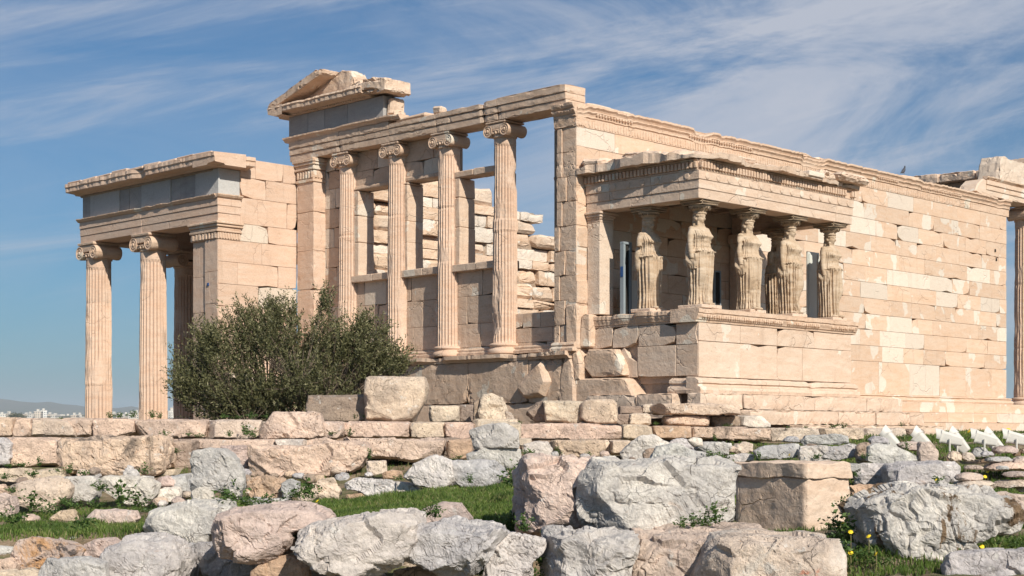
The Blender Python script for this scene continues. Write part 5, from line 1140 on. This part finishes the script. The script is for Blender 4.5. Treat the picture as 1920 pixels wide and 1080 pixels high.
# front row
K(14.2, '24,1046 36,1016 60,1008 110,1010 140,1020 160,1030 150,1052 100,1062 60,1068 30,1062', 'orange lichen covered boulder at lower left', 'P', mat='rock_lichen', rough=1.2)
K(14.6, '140,1030 180,1012 214,1010 232,1022 200,1044 150,1050', 'long orange tinted grey stone beside the lichen boulder', 'P')
K(13.6, '76,1062 90,1048 170,1046 200,1056 205,1100 76,1100', 'grey block at the bottom edge, right of the lower left corner', 'g', p=8)
K(14.0, '-25,1050 20,1047 36,1058 34,1072 -25,1076', 'flat pale pink stone near the lower left corner', 'p')
K(13.6, '-25,1074 60,1066 78,1074 76,1100 -25,1100', 'pale cream stone filling the lower left corner', 'c')
K(15.4, '-25,1026 0,1024 28,1026 24,1040 -25,1042', 'low grey stone in the grass at the left edge', 'g')
K(14.4, '190,1060 206,1040 230,1010 290,1006 330,1016 350,1052 345,1100 205,1100', 'large rounded grey boulder in the lower left with a shaded side', 'g', th=.6)
K(15.0, '320,1020 364,1018 372,1046 366,1090 318,1090', 'shaded grey stone under the broad cracked boulder', 'g')
K(14.8, '364,1030 372,1018 404,1018 420,1040 450,1052 440,1078 380,1080', 'grey wedge stone below the big pink grey boulder', 'g')
K(14.2, '410,994 420,968 450,954 520,946 560,947 606,962 618,976 604,988 566,994 560,1020 540,1036 490,1047 430,1040 412,1020', 'big pink grey boulder with a reddish split left face', 'P', th=.6, rough=.8)
K(13.8, '474,1070 500,1048 550,1040 578,1052 584,1100 470,1100', 'rusty orange boulder at the bottom edge', 'o', rough=.8)
K(14.6, '440,1040 476,1046 480,1100 430,1100', 'dark shaded stone left of the rusty orange boulder', 'g')
K(13.6, '558,1004 566,990 600,984 660,972 720,962 770,964 790,972 790,1010 770,1040 730,1066 680,1072 620,1064 576,1044', 'widest grey boulder of the front row with reddish scabs', 'G', th=.65, rough=1.1)
K(15.2, '772,978 790,956 830,942 866,946 886,970 884,986 800,990', 'pale pinkish boulder behind the front row, in front of the grass', 'P', rough=.8)
K(13.8, '742,1016 752,996 800,984 870,980 930,984 954,990 928,1014 918,1040 896,1066 840,1074 790,1050 756,1040', 'bluish grey boulder with deep cracks in the front row', 'g', rough=1.4, cuts=9, th=.6)
K(14.3, '560,1060 640,1058 720,1076 740,1100 560,1100', 'dark stone at the bottom edge under the widest grey boulder', 'g')
K(14.3, '740,1066 800,1062 880,1076 880,1100 740,1100', 'pale stone at the bottom edge below the cracked bluish boulder', 'c')
K(13.6, '908,1060 922,1020 936,1000 980,996 1024,1004 1020,1030 998,1050 990,1100 900,1100', 'white grey boulder with knobbly face left of the square front block', 'G', rough=1.4)
K(13.6, '1022,1002 1040,997 1160,998 1192,1002 1188,1040 1176,1070 1174,1110 1020,1110 1018,1060', 'squarish speckled grey block in the front row', 'g', p=9, rough=1.2, th=.5)
K(13.8, '1174,1060 1186,1024 1192,1000 1260,996 1330,995 1425,990 1425,1060 1320,1110 1174,1110', 'brownish white boulder right of the squarish speckled block', 'P', th=.6, rough=1.0)
K(13.0, '1304,1080 1328,1030 1342,1007 1400,1003 1500,1003 1554,1006 1564,1040 1560,1110 1300,1110', 'large smooth pinkish boulder with brick red veins in the front row', 'c', mat='rock_red', th=.6, rough=.6, p=7)
K(15.3, '968,905 976,868 984,860 1060,858 1120,862 1126,890 1112,930 1104,990 1050,996 978,1002 968,960', 'tall pink boulder left of the large grey block', 'P', p=8, rough=1.1, th=.6)
B(14.9, '1080,940 1086,900 1104,876 1112,865 1230,863 1378,864 1372,900 1366,970 1340,984 1240,994 1190,998 1090,994', 'largest grey marble block in the foreground with a broken shaded left end', 'G', th=.6, rough=.8, cuts=3, cat='stone block')
K(16.2, '1216,866 1232,836 1270,832 1300,846 1310,872 1230,874', 'pale stone top peeping over the largest grey block', 'g')
K(14.5, '1598,955 1612,936 1640,926 1720,918 1800,914 1852,920 1884,960 1880,985 1858,998 1826,990 1790,1008 1800,1024 1770,1045 1700,1060 1650,1050 1628,1060 1618,1000', 'big bluish grey boulder with brown moss stains at lower right', 'G', mat='rock_moss', th=.65, rough=1.0)
K(15.0, '1592,984 1608,968 1628,966 1632,1004 1606,1012', 'small smooth grey stone left of the moss stained boulder', 'g')
K(13.2, '1768,1062 1780,1040 1850,1032 1945,1028 1945,1100 1770,1100', 'long grey boulder filling the lower right corner', 'g')
K(14.0, '1560,1064 1600,1060 1660,1072 1680,1100 1560,1100', 'brown bark-like stone at the bottom edge right of the pinkish boulder', 'o', rough=1.3)
K(14.6, '1566,1022 1580,1016 1606,1020 1610,1032 1570,1034', 'small pale stone among the yellow flowers', 'w')
K(14.2, '1690,1072 1712,1066 1716,1100 1684,1100', 'little pale stone at the bottom edge under the moss stained boulder', 'w')
K(17.0, '1850,926 1880,924 1925,930 1945,960 1940,978 1870,974', 'reddish stone at the right edge behind the moss stained boulder', 'P')
K(16.4, '1880,990 1930,986 1930,998 1884,1000', 'flat pinkish stone at the right edge in the grass', 'P')
# hewn block with moulded top, two faces showing
def hewn():
    d = 17.2; c = at(1512, 1005, d); t = empty('hewn_block', tuple(c), 'squared tawny block with a projecting worn top edge in the right foreground', 'stone block')
    yaw = RAD(-99); w = (1512-1364)*d/FPX; sd_ = (1588-1512)*d/FPX; h = (1005-868)*d/FPX
    mb = MB(); L, Dp = w/.78, sd_/.62
    def lump(x0, x1, y0, y1, z0, z1, sd, amp):
        n = 34; g = np.linspace(0, 1, n); V = []; F = []
        for ax in range(3):
            for sgn in (0, 1):
                a, b = np.meshgrid(g, g, indexing='ij'); o = np.full(a.size, float(sgn)); U = [(o, a.ravel(), b.ravel()), (a.ravel(), o, b.ravel()), (a.ravel(), b.ravel(), o)][ax]
                P = np.stack([x0+(x1-x0)*U[0], y0+(y1-y0)*U[1], z0+(z1-z0)*U[2]], 1); base = sum(len(q) for q in V)
                V.append(P); i = (np.arange(n-1)[:, None]*n+np.arange(n-1)[None]).ravel(); F += np.stack([i, i+n, i+n+1, i+1], 1).__add__(base).tolist()
        V = np.concatenate(V); ctr = np.array([(x0+x1)/2, (y0+y1)/2, (z0+z1)/2]); hd = np.array([x1-x0, y1-y0, z1-z0])/2
        q = np.abs(V-ctr)/hd; e = np.sort(q, 1)[:, 1]; cn = np.clip((e-.93)/.07, 0, 1)
        V = V-(V-ctr)*(.035*cn**2)[:, None]; V = V+(V-ctr)/hd*(amp*fbm(V*5, 4, sd)+amp*.7*np.minimum(0, fbm(V*2.2, 3, sd+4)+.2))[:, None]
        mb.add(V, F, (1, .2, .5))
    lump(-L, 0, 0, Dp, 0, h*.80, 3, .012); lump(-L-.02, .025, -.035, Dp+.02, h*.78, h, 7, .02)
    o = mb.build('block', M['podium'], None, (0, 0, 0), True); o.parent = t; t.rotation_euler = (0, 0, yaw)
hewn()
# flat stones scattered over the right hand slope: (x0, y0, x1, y1)
FL = [(1845, 866, 1928, 882, 'p'), (1790, 886, 1842, 901, 'P'), (1785, 900, 1866, 916, 'c'), (1866, 899, 1940, 914, 'c'), (1882, 884, 1940, 894, 'P'), (1808, 872, 1842, 880, 'P'), (1898, 856, 1940, 872, 'P'), (1804, 848, 1826, 864, 'c'), (1822, 838, 1852, 856, 'g'), (1862, 836, 1906, 850, 'P'), (1884, 812, 1930, 824, 'g'), (1776, 846, 1802, 864, 'c'), (1846, 856, 1896, 866, 'g'), (1905, 905, 1940, 922, 'c'), (1838, 846, 1862, 854, 'g'), (1912, 840, 1940, 850, 'b'), (1868, 873, 1890, 880, 'g')]
for k, (x0, y0, x1, y1, c) in enumerate(FL):
    yc = (y0+y1)/2; d = 25.2 if yc < 850 else (23.6 if yc < 875 else 20.6)
    if y1 < 830: d = 34
    w = x1-x0; h = y1-y0; r = random.Random(k)
    pts = ' '.join('%g,%g' % q for q in ((x0, y1-h*.3), (x0+w*.12, y0+h*.25), (x0+w*.4, y0), (x1-w*.15, y0+h*.1), (x1, y0+h*.5), (x1-w*.06, y1), (x0+w*.1, y1)))
    stone_thing('field_stone', d, pts, 'low flat field stone lying in the grass of the right hand slope', c, p=5, lean=.5, th=min(.4, w*d/FPX*.4), group='flat stones on the right hand slope')
# rubble wedged in the joints and shade below the big stones
rb = random.Random(77)
RUB = [(20, 880, 470, 905, 23.6, 16), (0, 1000, 200, 1080, 15.6, 6), (430, 1030, 1000, 1085, 14.9, 16), (460, 880, 760, 900, 23.8, 10), (960, 990, 1330, 1010, 15.0, 8), (1560, 880, 1660, 960, 22.8, 9), (1360, 835, 1610, 870, 25.5, 10), (990, 850, 1210, 885, 24.3, 12), (300, 925, 360, 950, 20.5, 5), (1640, 905, 1780, 930, 21.2, 6), (1620, 1040, 1780, 1085, 15.0, 7)]
for x0, y0, x1, y1, d, n in RUB:
    for _ in range(n):
        px, py = rb.uniform(x0, x1), rb.uniform(y0, y1); w = rb.uniform(7, 20)*(20/d); h = w*rb.uniform(.5, .8)
        pts = ' '.join('%g,%g' % (px+w*math.cos(a)*rb.uniform(.85, 1.1), py+h*math.sin(a)*rb.uniform(.85, 1.1)) for a in [2*math.pi*q/7 for q in range(7)])
        stone_thing('rubble_stone', d+rb.uniform(0, .5), pts, 'small rubble stone wedged among the larger stones', rb.choice('gGPcbd'), p=3.5, cuts=3, group='rubble stones wedged in the gaps')
# ---------------------------------------------------------------- olive tree
def leaf_quads(base, direc, side, L, w, tint):
    """pointed flat leaves: n x 4 verts"""
    a = base; b = base+direc*(L*.5)[:, None]+side*(w*.5)[:, None]; c = base+direc*L[:, None]; d = base+direc*(L*.5)[:, None]-side*(w*.5)[:, None]
    V = np.stack([a, b, c, d], 1).reshape(-1, 3); F = np.arange(len(V)).reshape(-1, 4); T = np.repeat(np.stack([tint, tint*0, tint*0+.5], 1), 4, axis=0); return V, F, T
def unit(v): return v/(np.linalg.norm(v, axis=1)[:, None]+1e-9)
def olive():
    rs = np.random.RandomState(5); base = at(560, HYP, 33.4); base[2] = -2.35
    t = empty('olive_tree', tuple(base), 'bushy dark green olive tree growing in front of the north porch and west wall', 'tree')
    ell = [(545, 708, 182, 80, 1.5, 2.3), (562, 660, 60, 50, .9, .7), (560, 722, 60, 44, 1.9, 1.5), (540, 770, 188, 46, 1.3, 2.0), (450, 750, 100, 50, 1.2, 1.2), (430, 648, 56, 58, 1.0, .9), (515, 626, 58, 52, 1.1, .9), (608, 632, 40, 60, .9, .6), (682, 648, 52, 50, .9, .9), (722, 690, 42, 28, .7, .5), (385, 700, 56, 60, 1.0, .9), (450, 592, 30, 26, .5, .28), (515, 582, 26, 24, .5, .24), (605, 566, 13, 32, .4, .2), (548, 590, 14, 24, .4, .14), (676, 604, 20, 22, .4, .16), (640, 640, 30, 30, .6, .3), (352, 720, 24, 50, .7, .35), (395, 625, 26, 24, .5, .2), (480, 600, 30, 28, .5, .25)]
    wts = np.array([e[5] for e in ell]); wts /= wts.sum(); NS = 4600
    ks = rs.choice(len(ell), NS, p=wts); E = np.array([e[:5] for e in ell])[ks]; E[:, 1] += np.where(E[:, 1] < 680, 24, 6)
    v = unit(rs.normal(size=(NS, 3)))*(rs.random_sample(NS)**(.42))[:, None]
    px = E[:, 0]+v[:, 0]*E[:, 2]; py = E[:, 1]+v[:, 1]*E[:, 3]; dd = 33.4+v[:, 2]*E[:, 4]*1.1
    Pt = np.array([at(a, b, c) for a, b, c in zip(px, py, dd)])
    # clumps: thin the shoots in some pockets so that gaps show
    keep = (fbm(Pt*1.5, 3, 6) > -.32) | (Pt[:, 2] < .8); Pt = Pt[keep]; NS = len(Pt)
    up = np.array([0, 0, 1.]); out = unit(Pt-base-np.array([0, 0, 2.6])); dirs = unit(out*.75+up*.95+rs.normal(size=(NS, 3))*.38)
    mbB = MB(); trunk_top = base+np.array([0, 0, 1.3])
    tube(mbB, [base+np.array((0, 0, -.2)), base+np.array((.05, .02, .5)), trunk_top], [.24, .17, .13], 9)
    hubs = []
    for k in range(11):
        a = k*2.399; e = trunk_top+np.array((math.cos(a)*(1.0+.5*(k % 3)), math.sin(a)*(.8+.3*(k % 2)), 1.2+.28*(k % 4)))
        tube(mbB, [trunk_top, trunk_top*.5+e*.5+np.array((0, 0, .25)), e], [.09, .055, .025], 6); hubs.append(e)
    H = np.array(hubs); Lsh = rs.uniform(.25, .75, NS)
    for i in range(0, NS, 5):
        h = H[np.argmin(((H-Pt[i])**2).sum(1))]; m = (h+Pt[i])/2+np.array((0, 0, -.05)); tube(mbB, [h, m, Pt[i]], [.016, .010, .005], 4)
    V_, F_, T_ = [], [], []; nl = 26; b0 = 0
    for j in range(nl):
        s = (j+rs.random_sample(NS))/nl; bend = up[None]*(-.10*s**2)[:, None]
        p = Pt+(dirs*s[:, None]+bend)*Lsh[:, None]
        sd_ = unit(np.cross(dirs, rs.normal(size=(NS, 3)))); dl = unit(dirs*rs.uniform(.5, 1.2, NS)[:, None]+sd_*rs.choice([-1, 1], NS)[:, None]); n = unit(np.cross(dl, rs.normal(size=(NS, 3))))
        L = rs.uniform(.05, .095, NS); w = L*rs.uniform(.24, .38, NS)
        t_ = np.clip(rs.normal(.42, .24, NS)+.15*(s > .75), 0, 1)
        V, F, T = leaf_quads(p, dl, n, L, w, t_); V_.append(V); F_.append(F+b0); T_.append(T); b0 += len(V)
    V = np.concatenate(V_)-base; me = mesh_np('crown', V, np.concatenate(F_), np.concatenate(T_)); o = link('crown', me, M['olive'], t)
    mbB.build('trunk', M['bark'], t)
olive()
# ---------------------------------------------------------------- grass
def grass():
    rs = np.random.RandomState(11); P = []; Hh = []; Wd = []
    def field(n, d0, d1, p0, p1, h, w, thr=-9, pw=1.0):
        d = d0+(d1-d0)*rs.random_sample(n)**pw; px = rs.uniform(p0, p1, n); r = (px-CXP)/FPX*d
        x = CAM[0]+d*FW[0]+r*RT[0]; y = CAM[1]+d*FW[1]+r*RT[1]; z = ground_h(d, r, x, y)
        q = np.stack([x, y, z*0], 1); z = z+fbm(q*.8, 4, 3)*.05+fbm(q*4, 3, 8)*.018
        cl = fbm(q*1.6, 3, 44); k = (cl > thr) & (z > -1.6) & ~((x > -.2) & (y > -1.3-3.4*(x < 9.3)) & (y < 30))
        P.append(np.stack([x, y, z-.01], 1)[k]); Hh.append((h*rs.uniform(.5, 1.35, n)*(1+.5*np.clip(cl, -.6, 1)))[k]); Wd.append((w*rs.uniform(.6, 1.3, n))[k])
    field(56000, 15.5, 22.4, 545, 990, .075, .011)
    field(24000, 15.5, 20.0, -40, 310, .065, .011, -.25)
    field(6000, 20.0, 22.4, -40, 320, .06, .011, .05)
    field(9000, 15.4, 16.4, 540, 990, .07, .012)
    field(5000, 13.2, 15.6, 1540, 1970, .085, .013, -.3)
    field(9000, 15.5, 22, 1330, 1640, .08, .013, -.1)
    field(26000, 14.0, 21.0, 1540, 1970, .085, .013, -.28)
    field(44000, 21.0, 47.0, 1560, 1990, .085, .020, -.22, 1.3)
    field(20000, 22.8, 30.5, 1180, 1660, .075, .018, -.05)
    field(9000, 22.6, 27.0, -40, 980, .07, .014, .12)
    field(5000, 15.5, 23.0, 300, 560, .09, .014, -.1)
    P = np.concatenate(P); h = np.concatenate(Hh); w = np.concatenate(Wd); n = len(P)
    a = rs.uniform(0, 2*math.pi, n); sd_ = np.stack([np.cos(a), np.sin(a), a*0], 1); b = rs.uniform(0, 2*math.pi, n); ln = np.stack([np.cos(b), np.sin(b), b*0], 1)*(h*rs.uniform(.1, .75, n))[:, None]
    up = np.array([0, 0, 1.]); m = P+ln*.3+up*(h*.6)[:, None]; tip = P+ln+up*(h*rs.uniform(.75, 1, n))[:, None]
    V = np.stack([P-sd_*(w*.5)[:, None], P+sd_*(w*.5)[:, None], m+sd_*(w*.38)[:, None], m-sd_*(w*.38)[:, None], tip], 1).reshape(-1, 3)
    i = np.arange(n)*5; F = np.stack([i, i+1, i+2, i+3], 1).tolist()+np.stack([i+3, i+2, i+4], 1).tolist()
    t = np.clip(rs.normal(.45, .2, n)+.42*fbm(P*1.5, 4, 21), 0, .95); t = np.where(rs.random_sample(n) < .06, .97, t); T = np.repeat(np.stack([t, t, t], 1), 5, axis=0)
    tag(link('grass', mesh_np('grass', V, F, T), M['grass']), 'short green grass between the stones', 'grass', kind='stuff')
grass()
# ---------------------------------------------------------------- weeds in joints and flowers
def weed_mesh(seed, w, h):
    rs = np.random.RandomState(seed); n = 150; nst = 12; k = rs.randint(0, nst, n); sa = rs.uniform(0, 2*math.pi, nst); sr = rs.uniform(.1, 1, nst)
    s = rs.uniform(.15, 1, n); d = np.stack([np.cos(sa)[k]*sr[k]*w*.5, np.sin(sa)[k]*sr[k]*w*.5, h*(1.1-.5*sr[k])], 1)
    p = d*s[:, None]+rs.normal(size=(n, 3))*.012; p[:, 2] = np.abs(p[:, 2])
    dl = unit(rs.normal(size=(n, 3))*np.array([1, 1, .5])+np.array([0, 0, .35])); nn = unit(np.cross(dl, rs.normal(size=(n, 3))))
    L = rs.uniform(.03, .07, n)*(.6+h*2); V, F, T = leaf_quads(p, dl, nn, L, L*rs.uniform(.35, .6, n), np.clip(rs.normal(.45, .25, n), 0, 1))
    return mesh_np('weed', V, F, T)
WM = [weed_mesh(300+k, .45, (.13, .2, .28)[k % 3]) for k in range(7)]
def weed(px, py, d, s=1.0, where=0):
    s = s*.78 if where == 1 and px > 1540 else s
    r = random.Random(int(px*7+py)); o = link('weed', WM[r.randrange(7)], M['weed'] , None, tuple(at(px, py, d))); o.rotation_euler.z = r.uniform(0, 6.28); o.scale = (s, s, s*r.uniform(.8, 1.2))
    tag(o, ('low leafy green weed sprouting from the joints of the old foundation courses', 'bushy green weed growing around the front boulders', 'green weed tuft growing at the foot of the temple steps')[where], 'weed', ('weeds in the foundation joints', 'weeds among the front boulders', 'weeds by the temple steps')[where])
for px, py, d, s in ((115, 788, 27, .45), (225, 784, 27.5, .6), (250, 784, 27.5, .6), (205, 785, 27.6, .5), (285, 785, 27.5, .6), (300, 786, 27.6, .5), (420, 785, 27.7, .7), (445, 785, 27.7, .6), (470, 785, 27.8, .7), (500, 785, 27.9, .5), (355, 818, 26.4, .5), (375, 820, 26.4, .6), (430, 820, 26.3, .5), (460, 818, 26.4, .9), (475, 820, 26.4, .8), (690, 785, 27.8, .6), (700, 784, 27.8, .6), (665, 786, 27.9, .4), (620, 815, 26.4, .6), (655, 818, 26.4, .5), (310, 822, 25.2, .6), (20, 877, 24.8, .6), (45, 876, 24.8, .7), (75, 876, 24.6, .5), (110, 890, 24.0, .8), (130, 890, 24.0, .7), (160, 893, 23.4, .7), (270, 892, 24, .6), (10, 900, 23.0, .8), (60, 895, 23, .8), (25, 925, 21.8, .8), (125, 950, 20.8, 1.0), (150, 955, 20.6, 1.0), (180, 955, 20.8, .8), (185, 920, 22.2, .8), (60, 960, 20.8, 1.0), (95, 965, 20.6, 1.0), (225, 952, 21.0, 1.1), (255, 955, 20.8, 1.0), (285, 965, 20.2, .9), (330, 850, 25, .7), (690, 862, 24.4, .6), (858, 860, 25.2, .5), (575, 925, 21.6, .8), (750, 900, 22.8, .6), (880, 908, 21.4, .6), (990, 855, 24.6, .9), (1045, 856, 24.8, .5), (1105, 855, 24.8, .5), (980, 875, 23.6, 1.0), (850, 870, 23.8, .4), (975, 795, 29, .5)): weed(px, py, d, s, 0)
for px, py, d, s in ((440, 945, 16.4, 1.0), (465, 950, 16.2, .9), (500, 948, 16.6, .9), (420, 955, 16.0, .7), (550, 935, 17.5, .9), (575, 940, 17.5, .8), (955, 910, 18.5, 1.0), (970, 900, 18.8, 1.0), (960, 985, 15.4, .9), (985, 1000, 14.3, .6), (1090, 935, 14.95, .8), (1092, 955, 14.9, .7), (1035, 1010, 14.0, .5), (1008, 1060, 13.7, .8), (1004, 1085, 13.6, .8), (895, 1085, 14.2, .9), (560, 1015, 13.9, .5), (805, 968, 14.7, .6), (815, 975, 14.6, .6), (1300, 990, 13.9, .55), (1320, 988, 13.9, .6), (1345, 985, 13.9, .7), (1280, 992, 13.9, .45), (1590, 1010, 14.4, 1.2), (1570, 1000, 14.9, 1.1), (1610, 1045, 13.8, 1.1), (1580, 1050, 13.8, 1.0), (1560, 1030, 14.0, .9), (1640, 1060, 13.7, 1.0), (1590, 960, 16.2, 1.0), (1600, 975, 15.6, .8), (1760, 905, 21, .9), (1775, 915, 20.6, .9), (1740, 845, 23, .6), (1700, 846, 23.2, .6), (1620, 860, 22.8, .7), (1600, 895, 22, .8), (1880, 1010, 14.6, .9), (1900, 1030, 14.2, .8), (1850, 1015, 14.4, .8), (1800, 1060, 13.6, .6), (130, 1060, 14.2, .6), (20, 985, 18, 1.0), (160, 1000, 17, 1.0), (1530, 860, 24.0, .6), (1350, 872, 22.6, .8), (1480, 870, 23.2, .7), (1330, 862, 23.4, .7), (1420, 870, 23, .6)): weed(px, py, d, s, 1)
for px, py, d, s in ((1362, 801, 31.2, .5), (1475, 803, 31.8, .4), (1560, 803, 32.4, .7), (1580, 804, 32.4, .6), (1510, 803, 32, .4), (1100, 826, 30.3, .5), (1230, 797, 31, .5), (1050, 826, 30.2, .5), (1340, 828, 30.4, .5), (1690, 800, 34.5, .4)): weed(px, py, d, s, 2)
def flower(px, py, d, r=.026):
    p = at(px, py, d); o = None; mb = MB(); n = 14; V = [(0, 0, .012)]+[(r*(1 if k % 2 else .78)*math.cos(2*math.pi*k/n), r*(1 if k % 2 else .78)*math.sin(2*math.pi*k/n), .004) for k in range(n)]+[(0, 0, -.006)]
    mb.add(V, [(0, 1+k, 1+(k+1) % n) for k in range(n)]+[(n+1, 1+(k+1) % n, 1+k) for k in range(n)])
    t = empty('dandelion', tuple(p+np.array((0, 0, -.14))), 'yellow dandelion flower standing in the grass', 'flower', 'yellow flowers in the grass')
    h = mb.build('flower_head', M['petal'], None, (0, 0, 0)); h.parent = t; h.location = (0, 0, .14); h.rotation_euler = (.7*math.cos(px), -.7, 0)
    s = MB(); tube(s, [(0, 0, -.05), (.006, 0, .06), (0, 0, .138)], .004, 5); q = s.build('stem', M['grass'], None, (0, 0, 0)); q.parent = t
for f_ in ((255, 990, 15.9), (595, 940, 17.2), (1595, 998, 14.3), (1629, 1006, 14.0), (1567, 1018, 13.9), (1595, 1037, 13.7), (1643, 1039, 13.6), (1842, 1011, 14.0), (1841, 1025, 13.9), (1582, 982, 14.8), (1480, 853, 23.4, .03), (1755, 900, 20.6, .025), (1847, 894, 21.5, .03), (1852, 885, 23.5, .03), (1818, 808, 38, .07), (1890, 806, 38, .07), (1850, 816, 34, .06)): flower(*f_)
# ---------------------------------------------------------------- city far below, beyond the hill edge
def citymat():
    m, nt, b = newmat('city_plaster'); g = G(nt); oi = g.N.new('ShaderNodeObjectInfo'); tc = g.N.new('ShaderNodeTexCoord')
    br = g.N.new('ShaderNodeTexBrick'); g.L.new(g.map(tc.outputs['Object'], (1, 1, 1), (RAD(90), 0, 0)), br.inputs['Vector']); br.inputs['Scale'].default_value = 1; br.inputs['Brick Width'].default_value = 3.2; br.inputs['Row Height'].default_value = 3.1; br.inputs['Mortar Size'].default_value = .85; br.offset = 0
    g.L.new(g.mix(br.outputs['Fac'], (.13, .14, .15), oi.outputs['Color']), b.inputs['Base Color']); return m
M['city'] = citymat(); M['roof'] = plain('city_roof', (.52, .49, .45), .9)
def building(px, ytop, wpx, d, seed, tint):
    r = random.Random(seed); s = d/FPX; w = wpx*s; c = at(px, HYP, d); top = (HYP-ytop)*s; q = dr(c[0], c[1]); gz = G_at(c[0], c[1])-2
    t = empty('apartment_building', (c[0], c[1], gz), 'pale distant apartment building in the city below the horizon', 'building', 'apartment buildings in the far city'); t.rotation_euler.z = -YAW+r.uniform(-.5, .5)
    mb = MB(); dp = w*r.uniform(.7, 1.2); h = top-gz; box(mb, -w/2, w/2, -dp/2, dp/2, 0, h, .1)
    if w > 9: box(mb, -w*.3, w*.5, -dp*.75, -dp*.5-.01, 0, h*.88, .1)
    o = mb.build('wall', M['city'], None, (0, 0, 0)); o.parent = t; o.color = tint
    mb = MB(); box(mb, -w*.5-.3, w*.5+.3, -dp*.5-.3, dp*.5+.3, h+.01, h+.7, .1); box(mb, -w*.2, w*.15, -dp*.2, dp*.2, h+.71, h+.7+r.uniform(1.8, 3.4), .1); o = mb.build('roof', M['roof'], None, (0, 0, 0)); o.parent = t
rc = random.Random(31)
BT = [(.62, .58, .53, 1), (.58, .50, .42, 1), (.66, .64, .61, 1), (.55, .46, .38, 1)]
spec = [(4, 777, 14), (17, 776, 12), (30, 779, 12), (50, 777, 12), (57, 776, 10), (72, 772, 14), (82, 770, 12), (94, 777, 12), (104, 778, 12), (116, 780, 14), (128, 780, 12), (140, 779, 12), (150, 778, 10), (214, 776, 12), (224, 778, 10), (236, 777, 12), (247, 775, 10), (257, 774, 10), (318, 775, 10), (327, 765, 14), (322, 771, 16), (336, 773, 9), (1896, 757, 10), (-20, 777, 18), (-45, 776, 20), (230, 781, 18), (60, 781, 20), (120, 782, 16), (20, 781, 20), (245, 781, 20), (330, 778, 22), (150, 782, 16), (90, 781, 18)]
for k, (px, yt, w) in enumerate(spec): building(px, yt, w, rc.uniform(2150, 2600), k, BT[k % 4])
def far_wood():
    rs = np.random.RandomState(3); n = 2600; px = rs.normal(31, 6, n); d = rs.uniform(2080, 2130, n); py = 784-np.abs(rs.normal(0, 3.4, n)); p = np.array([at(a, b, c) for a, b, c in zip(px, py, d)])
    dl = unit(rs.normal(size=(n, 3))); nn = unit(np.cross(dl, rs.normal(size=(n, 3)))); L = rs.uniform(1, 2.4, n)
    V, F, T = leaf_quads(p, dl, nn, L, L*.6, np.clip(rs.normal(.25, .15, n), 0, 1)); tag(link('far_trees', mesh_np('far_trees', V, F, T), M['olive']), 'dark clump of trees among the far houses', 'trees', kind='stuff')
far_wood()
# ---------------------------------------------------------------- air
def haze():
    mb = MB(); s = 11000.; c = (CAM[0]+FW[0]*6000, CAM[1]+FW[1]*6000); box(mb, c[0]-s, c[0]+s, c[1]-s, c[1]+s, -140, 330, .0)
    o = mb.build('haze', None, None, (c[0], c[1], 0)); m = bpy.data.materials.new('air'); m.use_nodes = True; nt = m.node_tree; nt.nodes.clear(); out = nt.nodes.new('ShaderNodeOutputMaterial'); v = nt.nodes.new('ShaderNodeVolumePrincipled')
    v.inputs['Color'].default_value = (.80, .88, 1.0, 1); v.inputs['Density'].default_value = HAZE; v.inputs['Anisotropy'].default_value = 0.0; nt.links.new(v.outputs[0], out.inputs['Volume']); o.data.materials.append(m); tag(o, kind='stuff')
HAZE = 8e-5
haze()
